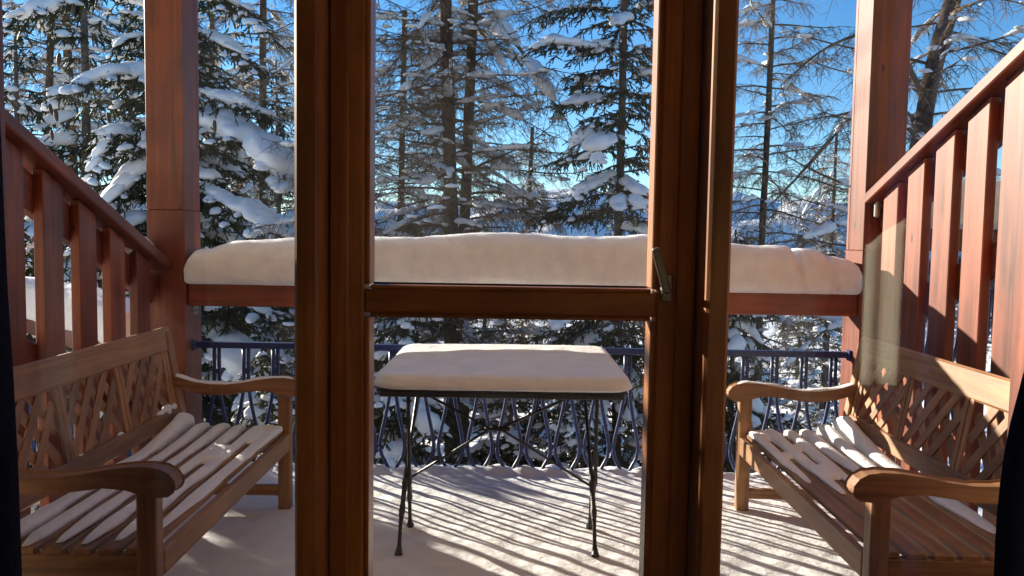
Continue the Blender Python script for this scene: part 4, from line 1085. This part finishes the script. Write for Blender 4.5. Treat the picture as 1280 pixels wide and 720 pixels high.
# 6  big larch at the sunlit side
Y6 = 12.0
larch('larch_tree', 'big dark larch with a bent thick trunk behind the sunlit post', [below(1118, 590, Y6), A(1122, 400, Y6), A(1146, 200, Y6), A(1154, 150, Y6), A(1170, 70, Y6), A(1190, 0, Y6), A(1235, -130, Y6)], .19, .10,
      -.5, 5.6, lambda f: 2.6 - .3 * f, 52, 61, .45, .09, dens=.8, sub=.8, droop=.15,
      hero=[([A(1158, 130, Y6), A(1110, 30, Y6 - .3), A(1066, 45, Y6 - .5), A(1030, 60, Y6 - .7), A(1000, 85, Y6 - .8), A(975, 108, Y6 - .9)], .055, .6, .07),
            ([A(1150, 175, Y6), A(1100, 125, Y6 - .3), A(1062, 142, Y6 - .5), A(1020, 148, Y6 - .7), A(985, 155, Y6 - .8)], .040, 1.0, .19),
            ([A(1140, 150, Y6), A(1100, 120, Y6 - .4), A(1060, 150, Y6 - .5), A(1020, 195, Y6 - .8), A(985, 235, Y6 - 1.0), A(950, 268, Y6 - 1.2)], .060, 1.0, .12),
            ([A(1132, 300, Y6), A(1070, 235, Y6 - .4), A(1035, 222, Y6 - .6), A(1000, 205, Y6 - .8), A(972, 188, Y6 - .9)], .040, .9, .09),
            ([A(1125, 340, Y6), A(1062, 275, Y6 - .4), A(1030, 290, Y6 - .6), A(1000, 300, Y6 - .8), A(960, 305, Y6 - 1.0)], .045, 1.0, .12),
            ([A(1160, 115, Y6), A(1190, 45, Y6 - .2), A(1220, 52, Y6 - .3), A(1245, 65, Y6 - .4), A(1300, 80, Y6 - .5)], .042, 1.0, .09),
            ([A(1125, 420, Y6), A(1060, 400, Y6 - .4), A(1020, 420, Y6 - .6), A(985, 455, Y6 - .8)], .035, 1.0, .11)])
# large lump of snow on the big larch's bough
# 7  golden larch lit from behind, beyond the near spruce
Y7 = 24.0
larch('larch_tree', 'golden backlit larch seen through the branches of the near spruce', [below(52, 400, Y7), A(55, 300, Y7), A(62, 100, Y7), A(66, -60, Y7), A(70, -160, Y7)], .16, .08, -1.5, 11.0, lambda f: 3.9 - 1.2 * f, 85, 71, .5, .14, dens=.55, sub=.8, twig_r=.008)
# 8  larch whose branch tips reach in beside the door
Y8 = 13.5
larch('larch_tree', 'bare larch standing behind the door frame with snowy branch tips', [below(415, 590, Y8), A(415, 300, Y8), A(418, 0, Y8), A(420, -150, Y8)], .11, .06, -2.5, 6.6, lambda f: 1.7 - .3 * f, 66, 81, .5, .08, dens=1.0,
      hero=[([A(415, 20, Y8), A(385, 25, Y8 - .3), A(362, 30, Y8 - .5), A(345, 38, Y8 - .6)], .03, 1.0, .12),
            ([A(416, 40, Y8), A(375, 65, Y8 - .3), A(340, 95, Y8 - .5), A(318, 112, Y8 - .6)], .03, .7, .07)])
# low spruces that fill the view through the railing
low = [('young spruce at the foot of the two close larch trunks', 505, 11.5, .9, 1.7, 91), ('bushy snowy spruce below the table edge', 640, 12.2, -.6, 1.9, 92),
       ('snow-laden spruce low behind the shaded bench and railing', 330, 9.2, -.4, 1.5, 93), ('snowy spruce rising beside the door on its sunlit side', 918, 11.5, 1.1, 1.6, 94),
       ('small spruce below the bench arm on the sunlit side', 985, 10.5, -1.3, 1.4, 95), ('spruce under the slender spruce, loaded with large drifts', 720, 10.6, -1.0, 1.5, 96),
       ('spruce behind the lower slats of the shaded railing', 95, 9.5, .6, 1.6, 97)]
lowp = []
for q in (0, 1):
    root, _ = spruce('spruce_tree', 'low', [(0, 0, 0), (0, 0, 2), (.05, 0, 4.2)], .08, .012, .3, 4.15, 1.75, .12, 84, 91 + q, True, .16, .5, .15, dens=1.25)
    lowp.append(root)
for q, (lab, px, y, ztop, rr, sd_) in enumerate(low):
    p = at(px, 400, y); g = ground((p.x, p.y)); ztop += .4
    o = lowp[q] if q < 2 else copy_tree(lowp[q % 2])
    o['label'] = lab; k = rr / 1.65
    o.matrix_basis = Matrix.Translation((p.x, y, g[2])) @ Matrix.Rotation(q * 1.3, 4, 'Z') @ Matrix.Diagonal((k, k, (ztop - g[2]) / 4.2, 1))

for q, (x, y, zt_y, k) in enumerate(((-3.25, 7.0, 1.22, .62), (-3.7, 7.25, 1.38, .7), (-4.2, 7.05, 1.28, .66), (-4.75, 7.3, 1.40, .72), (-5.9, 7.6, 2.3, .8))):  # row added and sized to keep sun off the back of the floor
    g = ground((x, y)); o = copy_tree(lowp[q % 2]); o['label'] = 'young spruce added below the balcony corner to shade its floor'; o['group'] = 'young spruces added below the balcony corner for shade'
    o.matrix_basis = Matrix.Translation((x, y, g[2])) @ Matrix.Rotation(q * 2.1 + .5, 4, 'Z') @ Matrix.Diagonal((k, k, (zt_y - g[2]) / 4.2, 1))
# woods further down the slope: copies of two spruces
pa, _ = spruce('spruce_tree', 'distant snowy spruce in the wood down the slope', [(0, 0, -.2), (0, 0, 4), (0, 0, 9.5)], .16, .02, .5, 9.4, 2.2, .15, 95, 101, False, .22, .5, .20, dens=1.1, group='spruces in the wood down the slope')
pb, _ = spruce('spruce_tree', 'distant snowy spruce in the wood down the slope', [(0, 0, -.2), (0, 0, 5), (.1, 0, 12)], .18, .02, 1.0, 11.8, 2.5, .15, 100, 102, False, .24, .5, .22, dens=1.0, group='spruces in the wood down the slope')
wr = random.Random(4)
spots = []
for i, px in enumerate((480, 525, 545, 600, 655, 705, 800, 850, 930, 1000, 1040, 1085, 300, 350, 130, 20, 1180, 1230, 450, 755)):
    spots.append((px + wr.uniform(-8, 8), 22 + (i * 7 % 5) * 4.5 + wr.uniform(0, 3)))
for i, (px, y) in enumerate(spots):
    p = at(px, 300, y); src = pa if i % 2 == 0 else pb
    o = src if i < 2 else copy_tree(src)
    g = ground((p.x, y)); ztop = at(px, 300 - wr.uniform(-40, 50), y).z
    H = 9.5 if i % 2 == 0 else 12.0
    sc = max(.35, (ztop - g[2]) / H)
    o.matrix_basis = Matrix.Translation((p.x, y, g[2])) @ Matrix.Rotation(wr.uniform(0, 6.28), 4, 'Z') @ Matrix.Diagonal((max(sc, .75), max(sc, .75), sc, 1))

# more larches down the slope, and taller spruces behind the heavy one
for i, (px, y, k) in enumerate(((503, 23, .85), (655, 33, .80), (1040, 36, .75), (100, 27, 1.2), (330, 25, 1.1))):
    src = l2 if i % 2 else l3; o = copy_tree(src); p = at(px, 300, y); g = ground((p.x, y))
    o['label'] = 'bare larch among the trees further down the slope'; o['group'] = 'larches down the slope'
    o.matrix_basis = Matrix.Translation((p.x, y, g[2])) @ Matrix.Rotation(1.1 + i * 1.7, 4, 'Z') @ Matrix.Diagonal((k * 1.1, k * 1.1, k * 1.25, 1))
for i, (px, y, k) in enumerate(((25, 20.5, 1.05), (110, 22.5, 1.15), (168, 26, 1.25), (265, 24, 1.1), (305, 29, 1.2), (350, 22, .75))):
    src = pb if i % 2 else pa; o = copy_tree(src); p = at(px, 300, y); g = ground((p.x, y))
    o['label'] = 'tall snowy spruce standing behind the heavy spruce'; o['group'] = 'spruces behind the heavy spruce'
    o.matrix_basis = Matrix.Translation((p.x, y, g[2])) @ Matrix.Rotation(i * 1.9, 4, 'Z') @ Matrix.Diagonal((k * 1.2, k * 1.2, k * 1.25, 1))

# ---- power cables crossing behind the near spruce
def cable(label, p, q):
    p, q = Vector(p), Vector(q); n = 24
    pts = [p.lerp(q, i / (n - 1)) - Vector((0, 0, .25 * math.sin(math.pi * i / (n - 1)))) for i in range(n)]
    tag(tube('power_cable', M_cable, None, pts, .011, 5), label, 'cable', 'power cables behind the near spruce')
for a, b in (((240, 22), (420, 124)), ((240, 35), (420, 138)), ((240, 80), (420, 170)), ((240, 68), (420, 162))):
    P0 = at(*a, 18); P1 = at(*b, 20); d = P1 - P0
    cable('thin black power cable crossing the sky behind the near spruce', P0 - d * 2.2, P1 + d * 1.2)
